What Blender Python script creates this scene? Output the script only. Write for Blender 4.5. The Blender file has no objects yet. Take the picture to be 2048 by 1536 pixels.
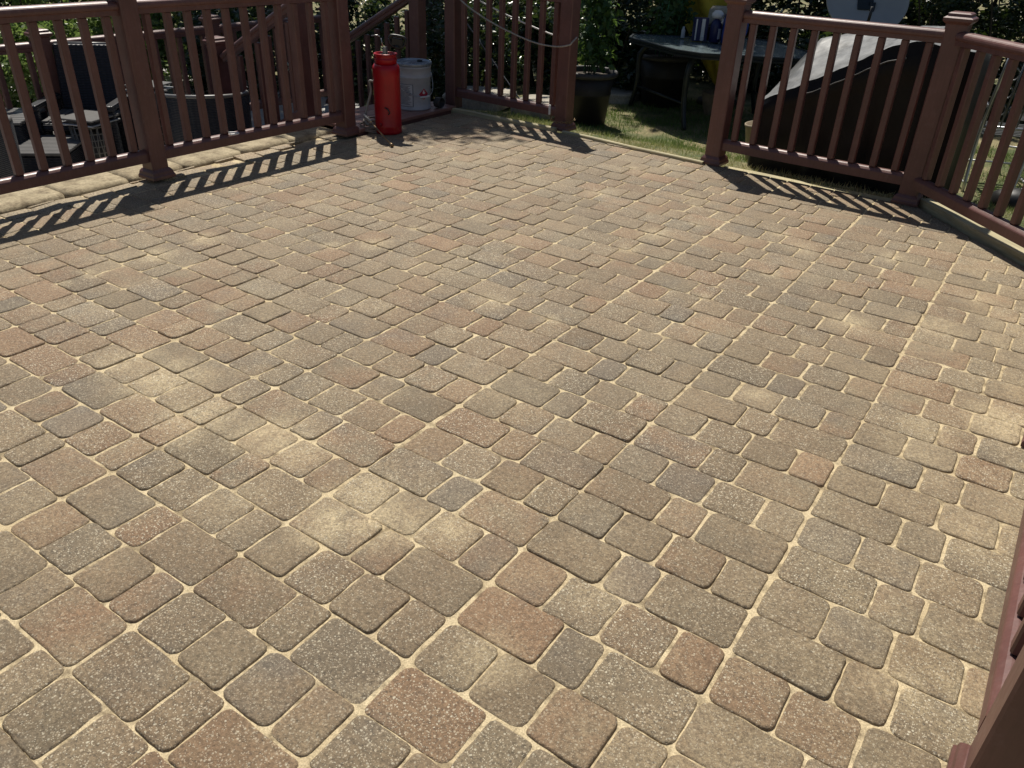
import bpy, math, random
import numpy as np
from mathutils import Vector, Matrix, noise
R = math.radians
rnd = random.Random(7)
sc = bpy.context.scene
col = sc.collection

# ------------------------------------------------------------------ camera
cam_d = bpy.data.cameras.new("camera")
cam_d.sensor_width = 36.0
cam_d.lens = 36.0 * 1573.687 / 2048.0
cam_d.clip_start = 0.02
cam_d.clip_end = 500
cam = bpy.data.objects.new("camera", cam_d)
col.objects.link(cam)
r_ = Vector((0.81960119, 0.57203256, 0.03213462))
u_ = Vector((-0.3154985, 0.40380259, 0.8587224))
f_ = Vector((-0.47824113, 0.71394833, -0.5114325))
m = Matrix.Identity(4)
for i in range(3):
    m[i][0] = r_[i]; m[i][1] = u_[i]; m[i][2] = -f_[i]
m.translation = Vector((0.263197, -1.179193, 1.440579))
cam.matrix_world = m
sc.camera = cam

# ------------------------------------------------------------------ light
SUN_EL, SUN_AZ = 59.0, 135.0        # direction TOWARDS the sun, azimuth counter-clockwise from +X
world = bpy.data.worlds.new("World")
sc.world = world
world.use_nodes = True
wn = world.node_tree
bg = wn.nodes["Background"]
sky = wn.nodes.new("ShaderNodeTexSky")
sky.sky_type = 'NISHITA'
sky.sun_disc = False
sky.sun_elevation = R(SUN_EL)
sky.sun_rotation = R(90 - SUN_AZ)
wn.links.new(sky.outputs[0], bg.inputs[0])
bg.inputs[1].default_value = 0.05
sd = bpy.data.lights.new("sun", 'SUN')
sd.energy = 4.6
sd.angle = R(0.55)
sd.color = (1.0, 0.94, 0.84)
sun = bpy.data.objects.new("sun", sd)
col.objects.link(sun)
to_sun = Vector((math.cos(R(SUN_AZ)) * math.cos(R(SUN_EL)), math.sin(R(SUN_AZ)) * math.cos(R(SUN_EL)), math.sin(R(SUN_EL))))
sun.rotation_euler = (-to_sun).to_track_quat('-Z', 'Y').to_euler()
sun.location = to_sun * 20
sc.view_settings.view_transform = 'Standard'
sc.view_settings.look = 'None'
sc.view_settings.exposure = 0.27
sc.view_settings.gamma = 1.0

# ------------------------------------------------------------------ materials
def mat(name):
    M = bpy.data.materials.new(name)
    M.use_nodes = True
    nt = M.node_tree
    return M, nt, nt.nodes["Principled BSDF"]

def nd(nt, typ, **kw):
    n = nt.nodes.new(typ)
    for k, v in kw.items():
        if k.startswith('i_'):
            n.inputs[k[2:]].default_value = v
        else:
            setattr(n, k, v)
    return n

def mathn(nt, op, a, b=None, clamp=False):
    n = nt.nodes.new("ShaderNodeMath"); n.operation = op; n.use_clamp = clamp
    for i, v in enumerate((a, b)):
        if v is None: continue
        if isinstance(v, (int, float)): n.inputs[i].default_value = v
        else: nt.links.new(v, n.inputs[i])
    return n.outputs[0]

def mixc(nt, fac, a, b, blend='MIX'):
    n = nt.nodes.new("ShaderNodeMix"); n.data_type = 'RGBA'; n.blend_type = blend
    for s, v in ((n.inputs[0], fac), (n.inputs[6], a), (n.inputs[7], b)):
        if isinstance(v, (int, float)): s.default_value = v
        elif isinstance(v, tuple): s.default_value = v if len(v) == 4 else v + (1,)
        else: nt.links.new(v, s)
    return n.outputs[2]

def maprange(nt, v, a, b, c=0., d=1., smooth=False):
    n = nt.nodes.new("ShaderNodeMapRange"); n.clamp = True
    if smooth: n.interpolation_type = 'SMOOTHSTEP'
    nt.links.new(v, n.inputs[0])
    for i, x in enumerate((a, b, c, d)): n.inputs[1 + i].default_value = x
    return n.outputs[0]

def objco(nt):
    return nt.nodes.new("ShaderNodeTexCoord").outputs['Object']

def geoco(nt):
    return nt.nodes.new("ShaderNodeNewGeometry").outputs['Position']

def tex_noise(nt, vec, scale, detail=4, rough=0.55):
    n = nt.nodes.new("ShaderNodeTexNoise")
    n.inputs['Scale'].default_value = scale; n.inputs['Detail'].default_value = detail
    n.inputs['Roughness'].default_value = rough
    nt.links.new(vec, n.inputs['Vector'])
    return n.outputs[0]

def simple(name, c, rough=0.5, metal=0.0, spec=0.5, var=0.25, vscale=12., bump=0.15, bscale=60., c2=None, stretch=None, coat=0.0):
    """solid material with some colour mottling and fine bump"""
    M, nt, P = mat(name)
    co = objco(nt)
    if stretch:
        mp = nd(nt, "ShaderNodeMapping"); mp.inputs['Scale'].default_value = stretch
        nt.links.new(co, mp.inputs[0]); co = mp.outputs[0]
    n1 = tex_noise(nt, co, vscale, 5)
    cc2 = c2 or tuple(max(0., x * (1 - var * 1.6)) for x in c)
    fac = maprange(nt, n1, .35, .68)
    nt.links.new(mixc(nt, fac, cc2, c), P.inputs['Base Color'])
    P.inputs['Roughness'].default_value = rough
    nt.links.new(maprange(nt, n1, .3, .7, rough * 1.12, rough * .9), P.inputs['Roughness'])
    P.inputs['Metallic'].default_value = metal
    P.inputs['Specular IOR Level'].default_value = spec
    P.inputs['Coat Weight'].default_value = coat
    if bump:
        n2 = tex_noise(nt, co, bscale, 3)
        b = nd(nt, "ShaderNodeBump"); b.inputs['Strength'].default_value = bump; b.inputs['Distance'].default_value = .002
        nt.links.new(n2, b.inputs['Height']); nt.links.new(b.outputs[0], P.inputs['Normal'])
    return M

M = {}
# composite railing, reddish brown with a brushed grain
def composite(name, c, c2):
    X, nt, P = mat(name)
    co = geoco(nt)
    n0 = tex_noise(nt, co, 5., 4)
    mp = nd(nt, "ShaderNodeMapping"); mp.inputs['Scale'].default_value = (90, 90, 7)
    nt.links.new(co, mp.inputs[0])
    n1 = tex_noise(nt, mp.outputs[0], 1.0, 4, .6)
    a = mixc(nt, maprange(nt, n0, .3, .7), c2, c)
    # chalky weathering
    n3 = tex_noise(nt, co, 28., 5, .7)
    a = mixc(nt, mathn(nt, 'MULTIPLY', maprange(nt, n3, .52, .75), .28), a, (.25, .155, .135))
    a = mixc(nt, mathn(nt, 'MULTIPLY', maprange(nt, n1, .4, .7), .35), a, tuple(x * .62 for x in c2))
    nt.links.new(a, P.inputs['Base Color'])
    nt.links.new(maprange(nt, n3, .3, .7, .36, .50), P.inputs['Roughness'])
    P.inputs['Specular IOR Level'].default_value = .55
    b = nd(nt, "ShaderNodeBump"); b.inputs['Strength'].default_value = .25; b.inputs['Distance'].default_value = .001
    nt.links.new(n1, b.inputs['Height']); nt.links.new(b.outputs[0], P.inputs['Normal'])
    return X
M['comp'] = composite('brown_composite', (.158, .068, .057), (.112, .048, .041))
M['deck'] = composite('brown_deck_board', (.30, .15, .115), (.22, .105, .085))

# pavers ------------------------------------------------------------
LIGHT_SPOTS = [(330, 760), (395, 835)]  # points on the painted patches of reflected sunlight
def paver_material():
    X, nt, P = mat('tumbled_paver')
    co = geoco(nt)
    va = nd(nt, "ShaderNodeVertexColor", layer_name='col_a'); ca = va.outputs[0]; grain = va.outputs[1]
    cb = nd(nt, "ShaderNodeVertexColor", layer_name='col_b').outputs[0]
    big = tex_noise(nt, co, 7.5, 4, .6)
    base = mixc(nt, maprange(nt, big, .38, .64), ca, cb)
    warm = tex_noise(nt, co, 3.4, 3, .6)
    base = mixc(nt, mathn(nt, 'MULTIPLY', maprange(nt, warm, .46, .7), .32), base, (.255, .168, .10))
    cool = tex_noise(nt, co, 5.1, 4, .6)
    base = mixc(nt, mathn(nt, 'MULTIPLY', maprange(nt, cool, .56, .72), .35), base, (.145, .135, .12))
    fine = tex_noise(nt, co, 95., 6, .8)
    # dry sand left lying on the pavers, and reflected sunlight painted in as sand-coloured patches
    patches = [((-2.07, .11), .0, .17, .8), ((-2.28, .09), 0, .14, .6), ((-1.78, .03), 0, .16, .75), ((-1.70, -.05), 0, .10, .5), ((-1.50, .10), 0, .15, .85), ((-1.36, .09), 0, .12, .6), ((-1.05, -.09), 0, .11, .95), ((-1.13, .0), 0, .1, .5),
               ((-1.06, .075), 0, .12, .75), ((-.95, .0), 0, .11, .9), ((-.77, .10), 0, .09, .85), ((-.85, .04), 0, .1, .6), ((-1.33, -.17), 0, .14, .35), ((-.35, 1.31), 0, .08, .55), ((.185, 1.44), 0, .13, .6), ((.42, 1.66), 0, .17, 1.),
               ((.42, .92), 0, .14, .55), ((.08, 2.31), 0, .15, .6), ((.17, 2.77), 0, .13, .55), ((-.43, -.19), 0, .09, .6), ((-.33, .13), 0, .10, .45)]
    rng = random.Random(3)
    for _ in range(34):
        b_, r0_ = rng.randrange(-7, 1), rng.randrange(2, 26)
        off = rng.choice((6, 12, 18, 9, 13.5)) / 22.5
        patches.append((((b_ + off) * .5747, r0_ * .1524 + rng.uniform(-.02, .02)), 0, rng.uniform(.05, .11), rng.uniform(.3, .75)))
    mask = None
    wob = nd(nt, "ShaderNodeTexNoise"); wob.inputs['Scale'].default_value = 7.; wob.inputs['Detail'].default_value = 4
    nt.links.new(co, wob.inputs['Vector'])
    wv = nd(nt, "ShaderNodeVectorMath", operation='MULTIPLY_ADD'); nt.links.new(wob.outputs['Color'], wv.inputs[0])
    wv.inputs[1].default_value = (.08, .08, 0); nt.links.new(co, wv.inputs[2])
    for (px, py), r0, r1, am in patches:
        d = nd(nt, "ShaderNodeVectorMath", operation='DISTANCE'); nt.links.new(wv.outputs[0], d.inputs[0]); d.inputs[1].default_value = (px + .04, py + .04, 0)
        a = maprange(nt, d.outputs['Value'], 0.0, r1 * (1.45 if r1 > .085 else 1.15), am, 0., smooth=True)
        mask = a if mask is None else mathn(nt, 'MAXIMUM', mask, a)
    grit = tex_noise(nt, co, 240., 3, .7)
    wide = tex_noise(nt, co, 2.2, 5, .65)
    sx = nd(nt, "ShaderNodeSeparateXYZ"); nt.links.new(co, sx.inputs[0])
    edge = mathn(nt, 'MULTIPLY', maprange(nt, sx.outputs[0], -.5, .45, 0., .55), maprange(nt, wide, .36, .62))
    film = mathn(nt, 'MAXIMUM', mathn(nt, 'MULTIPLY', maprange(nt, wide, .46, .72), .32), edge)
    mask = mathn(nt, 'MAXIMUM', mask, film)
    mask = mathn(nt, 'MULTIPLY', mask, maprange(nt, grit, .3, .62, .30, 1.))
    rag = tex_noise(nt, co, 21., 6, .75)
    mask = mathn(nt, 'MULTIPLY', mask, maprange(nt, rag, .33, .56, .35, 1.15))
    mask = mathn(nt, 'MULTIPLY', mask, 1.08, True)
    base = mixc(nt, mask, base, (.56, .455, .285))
    base = mixc(nt, .75, base, mixc(nt, maprange(nt, fine, .32, .68), (.28, .27, .26), (1.62, 1.60, 1.54)), 'MULTIPLY')
    # aggregate: pale and dark grains
    for sc_, thr, colr, amt in ((270., .68, (.66, .59, .44), .80), (150., .82, (.68, .62, .47), .85), (230., .74, (.05, .045, .04), .6), (120., .93, (.05, .045, .04), .5), (150., .92, (.36, .24, .14), .5)):
        v = nd(nt, "ShaderNodeTexVoronoi"); v.inputs['Scale'].default_value = sc_
        nt.links.new(co, v.inputs['Vector'])
        sep = nd(nt, "ShaderNodeSeparateColor"); nt.links.new(v.outputs['Color'], sep.inputs[0])
        pick = maprange(nt, sep.outputs[0], thr - .01, thr + .01)
        blob = maprange(nt, v.outputs['Distance'], .28, .46, 1., 0.)
        base = mixc(nt, mathn(nt, 'MULTIPLY', mathn(nt, 'MULTIPLY', mathn(nt, 'MULTIPLY', pick, blob), amt), grain), base, colr)
    # sand caught on the low rounded edges
    sep = nd(nt, "ShaderNodeSeparateXYZ"); nt.links.new(co, sep.inputs[0])
    low = maprange(nt, sep.outputs[2], -.0050, -.0012, 1., 0.)
    low = mathn(nt, 'MULTIPLY', low, maprange(nt, fine, .42, .6, .0, .75))
    base = mixc(nt, low, base, (.48, .39, .25))
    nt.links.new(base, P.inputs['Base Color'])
    P.inputs['Roughness'].default_value = .68
    P.inputs['Specular IOR Level'].default_value = .42
    h = mathn(nt, 'ADD', mathn(nt, 'MULTIPLY', fine, 1.0), mathn(nt, 'MULTIPLY', tex_noise(nt, co, 170., 4, .7), .8))
    b = nd(nt, "ShaderNodeBump"); b.inputs['Strength'].default_value = .9; b.inputs['Distance'].default_value = .005
    nt.links.new(h, b.inputs['Height']); nt.links.new(b.outputs[0], P.inputs['Normal'])
    return X
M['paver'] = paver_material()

def sand_material():
    X, nt, P = mat('joint_sand')
    co = geoco(nt)
    n = tex_noise(nt, co, 260., 3, .7); n2 = tex_noise(nt, co, 6., 4)
    a = mixc(nt, maprange(nt, n2, .3, .7), (.54, .435, .27), (.69, .58, .38))
    n4 = tex_noise(nt, co, 19., 5, .7)
    a = mixc(nt, mathn(nt, 'MULTIPLY', maprange(nt, n4, .47, .63), .72), a, (.16, .12, .075))
    a = mixc(nt, .7, a, mixc(nt, maprange(nt, n, .3, .7), (.45, .43, .4), (1.25, 1.25, 1.25)), 'MULTIPLY')
    nt.links.new(a, P.inputs['Base Color']); P.inputs['Roughness'].default_value = .95
    P.inputs['Specular IOR Level'].default_value = .1
    b = nd(nt, "ShaderNodeBump"); b.inputs['Strength'].default_value = .8; b.inputs['Distance'].default_value = .003
    nt.links.new(n, b.inputs['Height']); nt.links.new(b.outputs[0], P.inputs['Normal'])
    return X
M['sand'] = sand_material()

def stone_material(name, c1, c2, stain=None):
    X, nt, P = mat(name)
    co = geoco(nt)
    n = tex_noise(nt, co, 60., 6, .72); n2 = tex_noise(nt, co, 7., 5)
    a = mixc(nt, maprange(nt, n2, .35, .65), c1, c2)
    a = mixc(nt, .7, a, mixc(nt, maprange(nt, n, .3, .7), (.5, .5, .48), (1.3, 1.3, 1.28)), 'MULTIPLY')
    if stain:
        a = mixc(nt, mathn(nt, 'MULTIPLY', maprange(nt, tex_noise(nt, co, 11., 6, .75), .47, .64), .8), a, stain)
    nt.links.new(a, P.inputs['Base Color']); P.inputs['Roughness'].default_value = .9
    b = nd(nt, "ShaderNodeBump"); b.inputs['Strength'].default_value = .9; b.inputs['Distance'].default_value = .006
    nt.links.new(n, b.inputs['Height']); nt.links.new(b.outputs[0], P.inputs['Normal'])
    return X
M['coping'] = stone_material('coping_stone', (.30, .245, .155), (.44, .37, .245), (.13, .095, .055))
M['slab'] = stone_material('grey_slab', (.30, .27, .22), (.42, .39, .33))
M['concrete'] = stone_material('pale_concrete', (.40, .39, .37), (.48, .47, .45))

def timber_material():
    X, nt, P = mat('treated_timber')
    co = objco(nt)
    mp = nd(nt, "ShaderNodeMapping"); mp.inputs['Scale'].default_value = (3, 60, 60)
    nt.links.new(co, mp.inputs[0])
    n = tex_noise(nt, mp.outputs[0], 1., 5, .65); n2 = tex_noise(nt, co, 5., 4)
    a = mixc(nt, maprange(nt, n, .3, .7), (.30, .25, .13), (.56, .50, .32))
    a = mixc(nt, mathn(nt, 'MULTIPLY', maprange(nt, n2, .45, .7), .45), a, (.26, .24, .17))
    nt.links.new(a, P.inputs['Base Color']); P.inputs['Roughness'].default_value = .8
    b = nd(nt, "ShaderNodeBump"); b.inputs['Strength'].default_value = .5; b.inputs['Distance'].default_value = .002
    nt.links.new(n, b.inputs['Height']); nt.links.new(b.outputs[0], P.inputs['Normal'])
    return X
M['timber'] = timber_material()

def leaf_material(name, c1, c2, rough=.38, trans=.35):
    X, nt, P = mat(name)
    at = nd(nt, "ShaderNodeVertexColor", layer_name='col_a').outputs[0]
    sep = nd(nt, "ShaderNodeSeparateColor"); nt.links.new(at, sep.inputs[0])
    a = mixc(nt, sep.outputs[0], c1, c2)
    nt.links.new(a, P.inputs['Base Color'])
    P.inputs['Roughness'].default_value = rough
    P.inputs['Specular IOR Level'].default_value = .5
    t = nd(nt, "ShaderNodeBsdfTranslucent")
    nt.links.new(mixc(nt, .5, a, (.20, .30, .05)), t.inputs[0])
    mx = nd(nt, "ShaderNodeMixShader"); mx.inputs[0].default_value = trans
    nt.links.new(P.outputs[0], mx.inputs[1]); nt.links.new(t.outputs[0], mx.inputs[2])
    nt.links.new(mx.outputs[0], nt.nodes['Material Output'].inputs[0])
    return X
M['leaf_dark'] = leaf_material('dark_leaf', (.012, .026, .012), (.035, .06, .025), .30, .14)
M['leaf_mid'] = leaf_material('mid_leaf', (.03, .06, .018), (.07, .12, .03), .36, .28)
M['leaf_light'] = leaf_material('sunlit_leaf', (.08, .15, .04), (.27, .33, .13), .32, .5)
M['leaf_tomato'] = leaf_material('soft_plant_leaf', (.025, .07, .02), (.05, .12, .03), .5, .35)
M['petal'] = leaf_material('pale_petal', (.45, .50, .38), (.75, .76, .68), .6, .2)
M['grass_blade'] = leaf_material('grass_blade', (.11, .18, .04), (.62, .53, .28), .6, .3)
M['bark'] = simple('bark', (.075, .058, .042), .9, var=.4, vscale=18, bump=.8, bscale=35)
def lawn_material():
    X, nt, P = mat('lawn_soil')
    co = geoco(nt)
    n = tex_noise(nt, co, 3.2, 5, .65); n2 = tex_noise(nt, co, 45., 5, .7)
    a = mixc(nt, maprange(nt, n, .38, .62), (.30, .25, .14), (.09, .115, .04))
    a = mixc(nt, .8, a, mixc(nt, maprange(nt, n2, .3, .7), (.35, .35, .3), (1.3, 1.3, 1.2)), 'MULTIPLY')
    nt.links.new(a, P.inputs['Base Color']); P.inputs['Roughness'].default_value = .95
    b = nd(nt, "ShaderNodeBump"); b.inputs['Strength'].default_value = .8; b.inputs['Distance'].default_value = .02
    nt.links.new(n2, b.inputs['Height']); nt.links.new(b.outputs[0], P.inputs['Normal'])
    return X
M['lawn'] = lawn_material()
M['red'] = simple('red_paint', (.38, .002, .011), .33, spec=.45, var=.12, vscale=14, bump=.12, bscale=30)
M['red_dark'] = simple('dark_red_paint', (.22, .004, .008), .5, var=.2)
M['black'] = simple('black_plastic', (.012, .012, .013), .45, var=.2)
M['black_pot'] = simple('black_pot', (.016, .014, .014), .55, var=.25, vscale=8)
M['rim_grey'] = simple('dusty_black_rim', (.05, .048, .046), .6, var=.25)
M['wicker'] = None
M['pail'] = simple('grey_pail', (.46, .49, .53), .45, metal=.1, var=.12, vscale=9, bump=.05)
M['lid'] = simple('blue_grey_lid', (.27, .32, .37), .26, metal=.3, var=.12, bump=.03)
M['paper'] = simple('pale_paper', (.55, .56, .57), .7, var=.1)
M['ink'] = simple('dark_ink', (.07, .075, .085), .7, var=.05)
M['hazard'] = simple('red_sticker', (.42, .02, .05), .5, var=.08)
M['white'] = simple('white_plastic', (.72, .72, .70), .45, var=.1)
M['steel'] = simple('bright_steel', (.50, .50, .49), .3, metal=.9, var=.15)
M['brass'] = simple('dull_brass', (.30, .21, .12), .4, metal=.8, var=.3)
M['hose'] = simple('tan_hose', (.23, .17, .13), .5, var=.25)
M['hose_grey'] = simple('grey_hose', (.34, .33, .31), .5, var=.2)
M['cord'] = simple('braided_cord', (.40, .37, .33), .8, var=.25, vscale=60)
M['white_cord'] = simple('white_cord', (.80, .79, .76), .6, var=.1)
M['dark_metal'] = simple('dark_green_metal', (.022, .03, .034), .4, metal=.3, var=.2)
M['grey_metal'] = simple('grey_metal', (.18, .185, .19), .38, metal=.6, var=.2)
M['silver'] = simple('silver_metal', (.55, .56, .57), .35, metal=.7, var=.15)
M['cover'] = simple('black_vinyl', (.004, .004, .005), .40, spec=.28, var=.3, vscale=5, bump=1.0, bscale=11, stretch=(1, 3, 1))
def cover_glare():  # sun glare on the cover's top, painted as grey on upward faces
    X = M['cover']; nt = X.node_tree; P = nt.nodes['Principled BSDF']
    old = P.inputs['Base Color'].links[0].from_socket
    g = nd(nt, "ShaderNodeNewGeometry"); sp = nd(nt, "ShaderNodeSeparateXYZ"); nt.links.new(g.outputs['Normal'], sp.inputs[0])
    n = tex_noise(nt, g.outputs['Position'], 9., 6, .7)
    up = mathn(nt, 'MULTIPLY', maprange(nt, sp.outputs[2], .45, .8), maprange(nt, n, .3, .65, .35, 1.))
    nt.links.new(mixc(nt, up, old, (.27, .275, .275)), P.inputs['Base Color'])
cover_glare()
M['dish'] = simple('grey_painted_metal', (.30, .315, .32), .6, var=.1, vscale=4)
M['yellow'] = simple('yellow_cloth', (.62, .48, .05), .85, var=.25, vscale=8, bump=.4, bscale=120)
M['blue'] = simple('blue_plastic', (.018, .06, .30), .32, var=.1)
M['navy'] = simple('navy_plastic', (.014, .018, .085), .35, var=.1)
M['teal'] = simple('blue_tarp', (.10, .20, .26), .6, var=.5, vscale=7, bump=1., bscale=10)
M['beige'] = simple('beige_canvas', (.40, .36, .28), .85, var=.2)
M['clay'] = simple('weathered_clay', (.26, .20, .14), .85, var=.25)
M['green_stake'] = simple('green_coated_stake', (.10, .32, .17), .5, var=.15)
M['tan_bucket'] = simple('tan_plastic', (.30, .24, .16), .6, var=.2)
M['slat'] = simple('grey_resin_slat', (.16, .155, .15), .38, var=.2, vscale=10)
def wicker_material():
    X, nt, P = mat('dark_wicker')
    co = objco(nt)
    w = nd(nt, "ShaderNodeTexWave"); w.wave_type = 'BANDS'; w.bands_direction = 'Z'; w.inputs['Scale'].default_value = 26.
    w.inputs['Distortion'].default_value = .6; w.inputs['Detail'].default_value = 2
    nt.links.new(co, w.inputs['Vector'])
    w2 = nd(nt, "ShaderNodeTexWave"); w2.wave_type = 'BANDS'; w2.bands_direction = 'X'; w2.inputs['Scale'].default_value = 9.
    w2.inputs['Distortion'].default_value = .5
    nt.links.new(co, w2.inputs['Vector'])
    h = mathn(nt, 'MULTIPLY', w.outputs[1], mathn(nt, 'ADD', mathn(nt, 'MULTIPLY', w2.outputs[1], .5), .5))
    nt.links.new(mixc(nt, h, (.006, .006, .009), (.035, .036, .046)), P.inputs['Base Color'])
    P.inputs['Roughness'].default_value = .42
    b = nd(nt, "ShaderNodeBump"); b.inputs['Strength'].default_value = 1.; b.inputs['Distance'].default_value = .008
    nt.links.new(h, b.inputs['Height']); nt.links.new(b.outputs[0], P.inputs['Normal'])
    return X
M['wicker'] = wicker_material()
def mesh_cage_material():
    X, nt, P = mat('woven_wire')
    P.inputs['Base Color'].default_value = (.20, .19, .17, 1); P.inputs['Metallic'].default_value = .5; P.inputs['Roughness'].default_value = .45
    return X
M['wire'] = mesh_cage_material()
def glass_material():
    X, nt, P = mat('tinted_glass')
    P.inputs['Base Color'].default_value = (.12, .155, .165, 1); P.inputs['Roughness'].default_value = .08
    P.inputs['Specular IOR Level'].default_value = .6
    n = tex_noise(nt, objco(nt), 30., 4)
    nt.links.new(maprange(nt, n, .3, .7, .10, .28), P.inputs['Roughness'])
    return X
M['glass'] = glass_material()

# ------------------------------------------------------------------ mesh helpers
class MB:
    def __init__(s): s.v = []; s.f = []; s.sm = []
    def add(s, vs, fs, smooth=False):
        o = len(s.v); s.v += [tuple(x) for x in vs]
        s.f += [tuple(i + o for i in f) for f in fs]; s.sm += [smooth] * len(fs)
    def box(s, c, size, ax=None, bev=.003):
        c = Vector(c); hx, hy, hz = [x / 2 for x in size]
        X, Y, Z = ax or (Vector((1, 0, 0)), Vector((0, 1, 0)), Vector((0, 0, 1)))
        b = min(bev, hx * .45, hy * .45, hz * .45)
        vs = []; idx = {}
        for sx in (-1, 1):
            for sy in (-1, 1):
                for sz in (-1, 1):
                    for k in range(3):
                        p = [sx * hx, sy * hy, sz * hz]
                        for j, sg in enumerate((sx, sy, sz)):
                            if j != k: p[j] -= sg * b
                        idx[(sx, sy, sz, k)] = len(vs)
                        vs.append(c + X * p[0] + Y * p[1] + Z * p[2])
        fs = []
        def face(l):
            n = (Vector(vs[l[1]]) - vs[l[0]]).cross(Vector(vs[l[2]]) - vs[l[1]])
            ctr = sum((Vector(vs[i]) for i in l), Vector()) / len(l)
            if n.dot(ctr - c) < 0: l = l[::-1]
            fs.append(tuple(l))
        for k in range(3):
            a, d = [j for j in range(3) if j != k]
            for sg in (-1, 1):
                l = []
                for s1, s2 in ((-1, -1), (1, -1), (1, 1), (-1, 1)):
                    q = [0, 0, 0]; q[k] = sg; q[a] = s1; q[d] = s2; l.append(idx[(q[0], q[1], q[2], k)])
                face(l)
            for s1 in (-1, 1):
                for s2 in (-1, 1):
                    l = []
                    for t, kk in ((-1, a), (-1, d), (1, d), (1, a)):
                        q = [0, 0, 0]; q[k] = t; q[a] = s1; q[d] = s2; l.append(idx[(q[0], q[1], q[2], kk)])
                    face(l)
        for sx in (-1, 1):
            for sy in (-1, 1):
                for sz in (-1, 1): face([idx[(sx, sy, sz, k)] for k in range(3)])
        s.add(vs, fs)
    def bar(s, a, b, w, h, up=(0, 0, 1), bev=.002):
        a = Vector(a); b = Vector(b); d = b - a; L = d.length; d.normalize()
        side = Vector(up).cross(d)
        if side.length < 1e-4: side = Vector((1, 0, 0)).cross(d)
        side.normalize(); up2 = d.cross(side)
        s.box((a + b) / 2, (L, w, h), (d, side, up2), bev)
    def lathe(s, prof, c=(0, 0, 0), n=28, ax=None, smooth=True, caps=True):
        c = Vector(c); X, Y, Z = ax or (Vector((1, 0, 0)), Vector((0, 1, 0)), Vector((0, 0, 1)))
        vs = []
        for (r, z) in prof:
            for i in range(n):
                t = 2 * math.pi * i / n
                vs.append(c + X * (r * math.cos(t)) + Y * (r * math.sin(t)) + Z * z)
        fs = []
        for k in range(len(prof) - 1):
            for i in range(n):
                j = (i + 1) % n
                fs.append((k * n + i, k * n + j, (k + 1) * n + j, (k + 1) * n + i))
        s.add(vs, fs, smooth)
        if caps:
            o = len(s.v) - len(vs)
            s.f.append(tuple(o + i for i in reversed(range(n)))); s.sm.append(False)
            s.f.append(tuple(o + (len(prof) - 1) * n + i for i in range(n))); s.sm.append(False)
    def tube(s, pts, r, n=8, taper=None):
        pts = [Vector(p) for p in pts]; N = len(pts)
        vs = []; prev = None
        for i, p in enumerate(pts):
            d = (pts[min(i + 1, N - 1)] - pts[max(i - 1, 0)]).normalized()
            if prev is None:
                a = Vector((0, 0, 1)) if abs(d.z) < .9 else Vector((1, 0, 0))
                x = a.cross(d).normalized()
            else:
                x = (prev - d * prev.dot(d)).normalized()
            prev = x; y = d.cross(x)
            rr = r if taper is None else r + (taper - r) * i / max(1, N - 1)
            for k in range(n):
                t = 2 * math.pi * k / n
                vs.append(p + x * (rr * math.cos(t)) + y * (rr * math.sin(t)))
        fs = []
        for i in range(N - 1):
            for k in range(n):
                j = (k + 1) % n
                fs.append((i * n + k, i * n + j, (i + 1) * n + j, (i + 1) * n + k))
        fs.append(tuple(reversed(range(n)))); fs.append(tuple((N - 1) * n + k for k in range(n)))
        s.add(vs, fs, True)
    def extrude(s, prof, a, b, up=(0, 0, 1), smooth=False):
        """profile (side, up) swept from a to b"""
        a = Vector(a); b = Vector(b); d = (b - a).normalized()
        side = Vector(up).cross(d).normalized(); up2 = d.cross(side)
        n = len(prof)
        vs = [a + side * p[0] + up2 * p[1] for p in prof] + [b + side * p[0] + up2 * p[1] for p in prof]
        fs = [(i, (i + 1) % n, n + (i + 1) % n, n + i) for i in range(n)]
        fs.append(tuple(reversed(range(n)))); fs.append(tuple(range(n, 2 * n)))
        s.add(vs, fs, smooth)
    def loft(s, rings, smooth=False, caps=True):
        n = len(rings[0]); vs = [p for r in rings for p in r]; fs = []
        for k in range(len(rings) - 1):
            for i in range(n):
                j = (i + 1) % n; fs.append((k * n + i, k * n + j, (k + 1) * n + j, (k + 1) * n + i))
        if caps:
            fs.append(tuple(reversed(range(n)))); fs.append(tuple((len(rings) - 1) * n + i for i in range(n)))
        s.add(vs, fs, smooth)
    def build(s, name, m, parent=None, loc=None):
        me = bpy.data.meshes.new(name)
        if loc is not None:
            L = Vector(loc); s.v = [tuple(Vector(x) - L) for x in s.v]
        me.from_pydata(s.v, [], s.f)
        me.polygons.foreach_set('use_smooth', s.sm)
        me.validate(); me.update()
        o = bpy.data.objects.new(name, me); col.objects.link(o)
        me.materials.append(m)
        if loc is not None: o.location = loc
        if parent is not None: o.parent = parent
        return o

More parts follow.
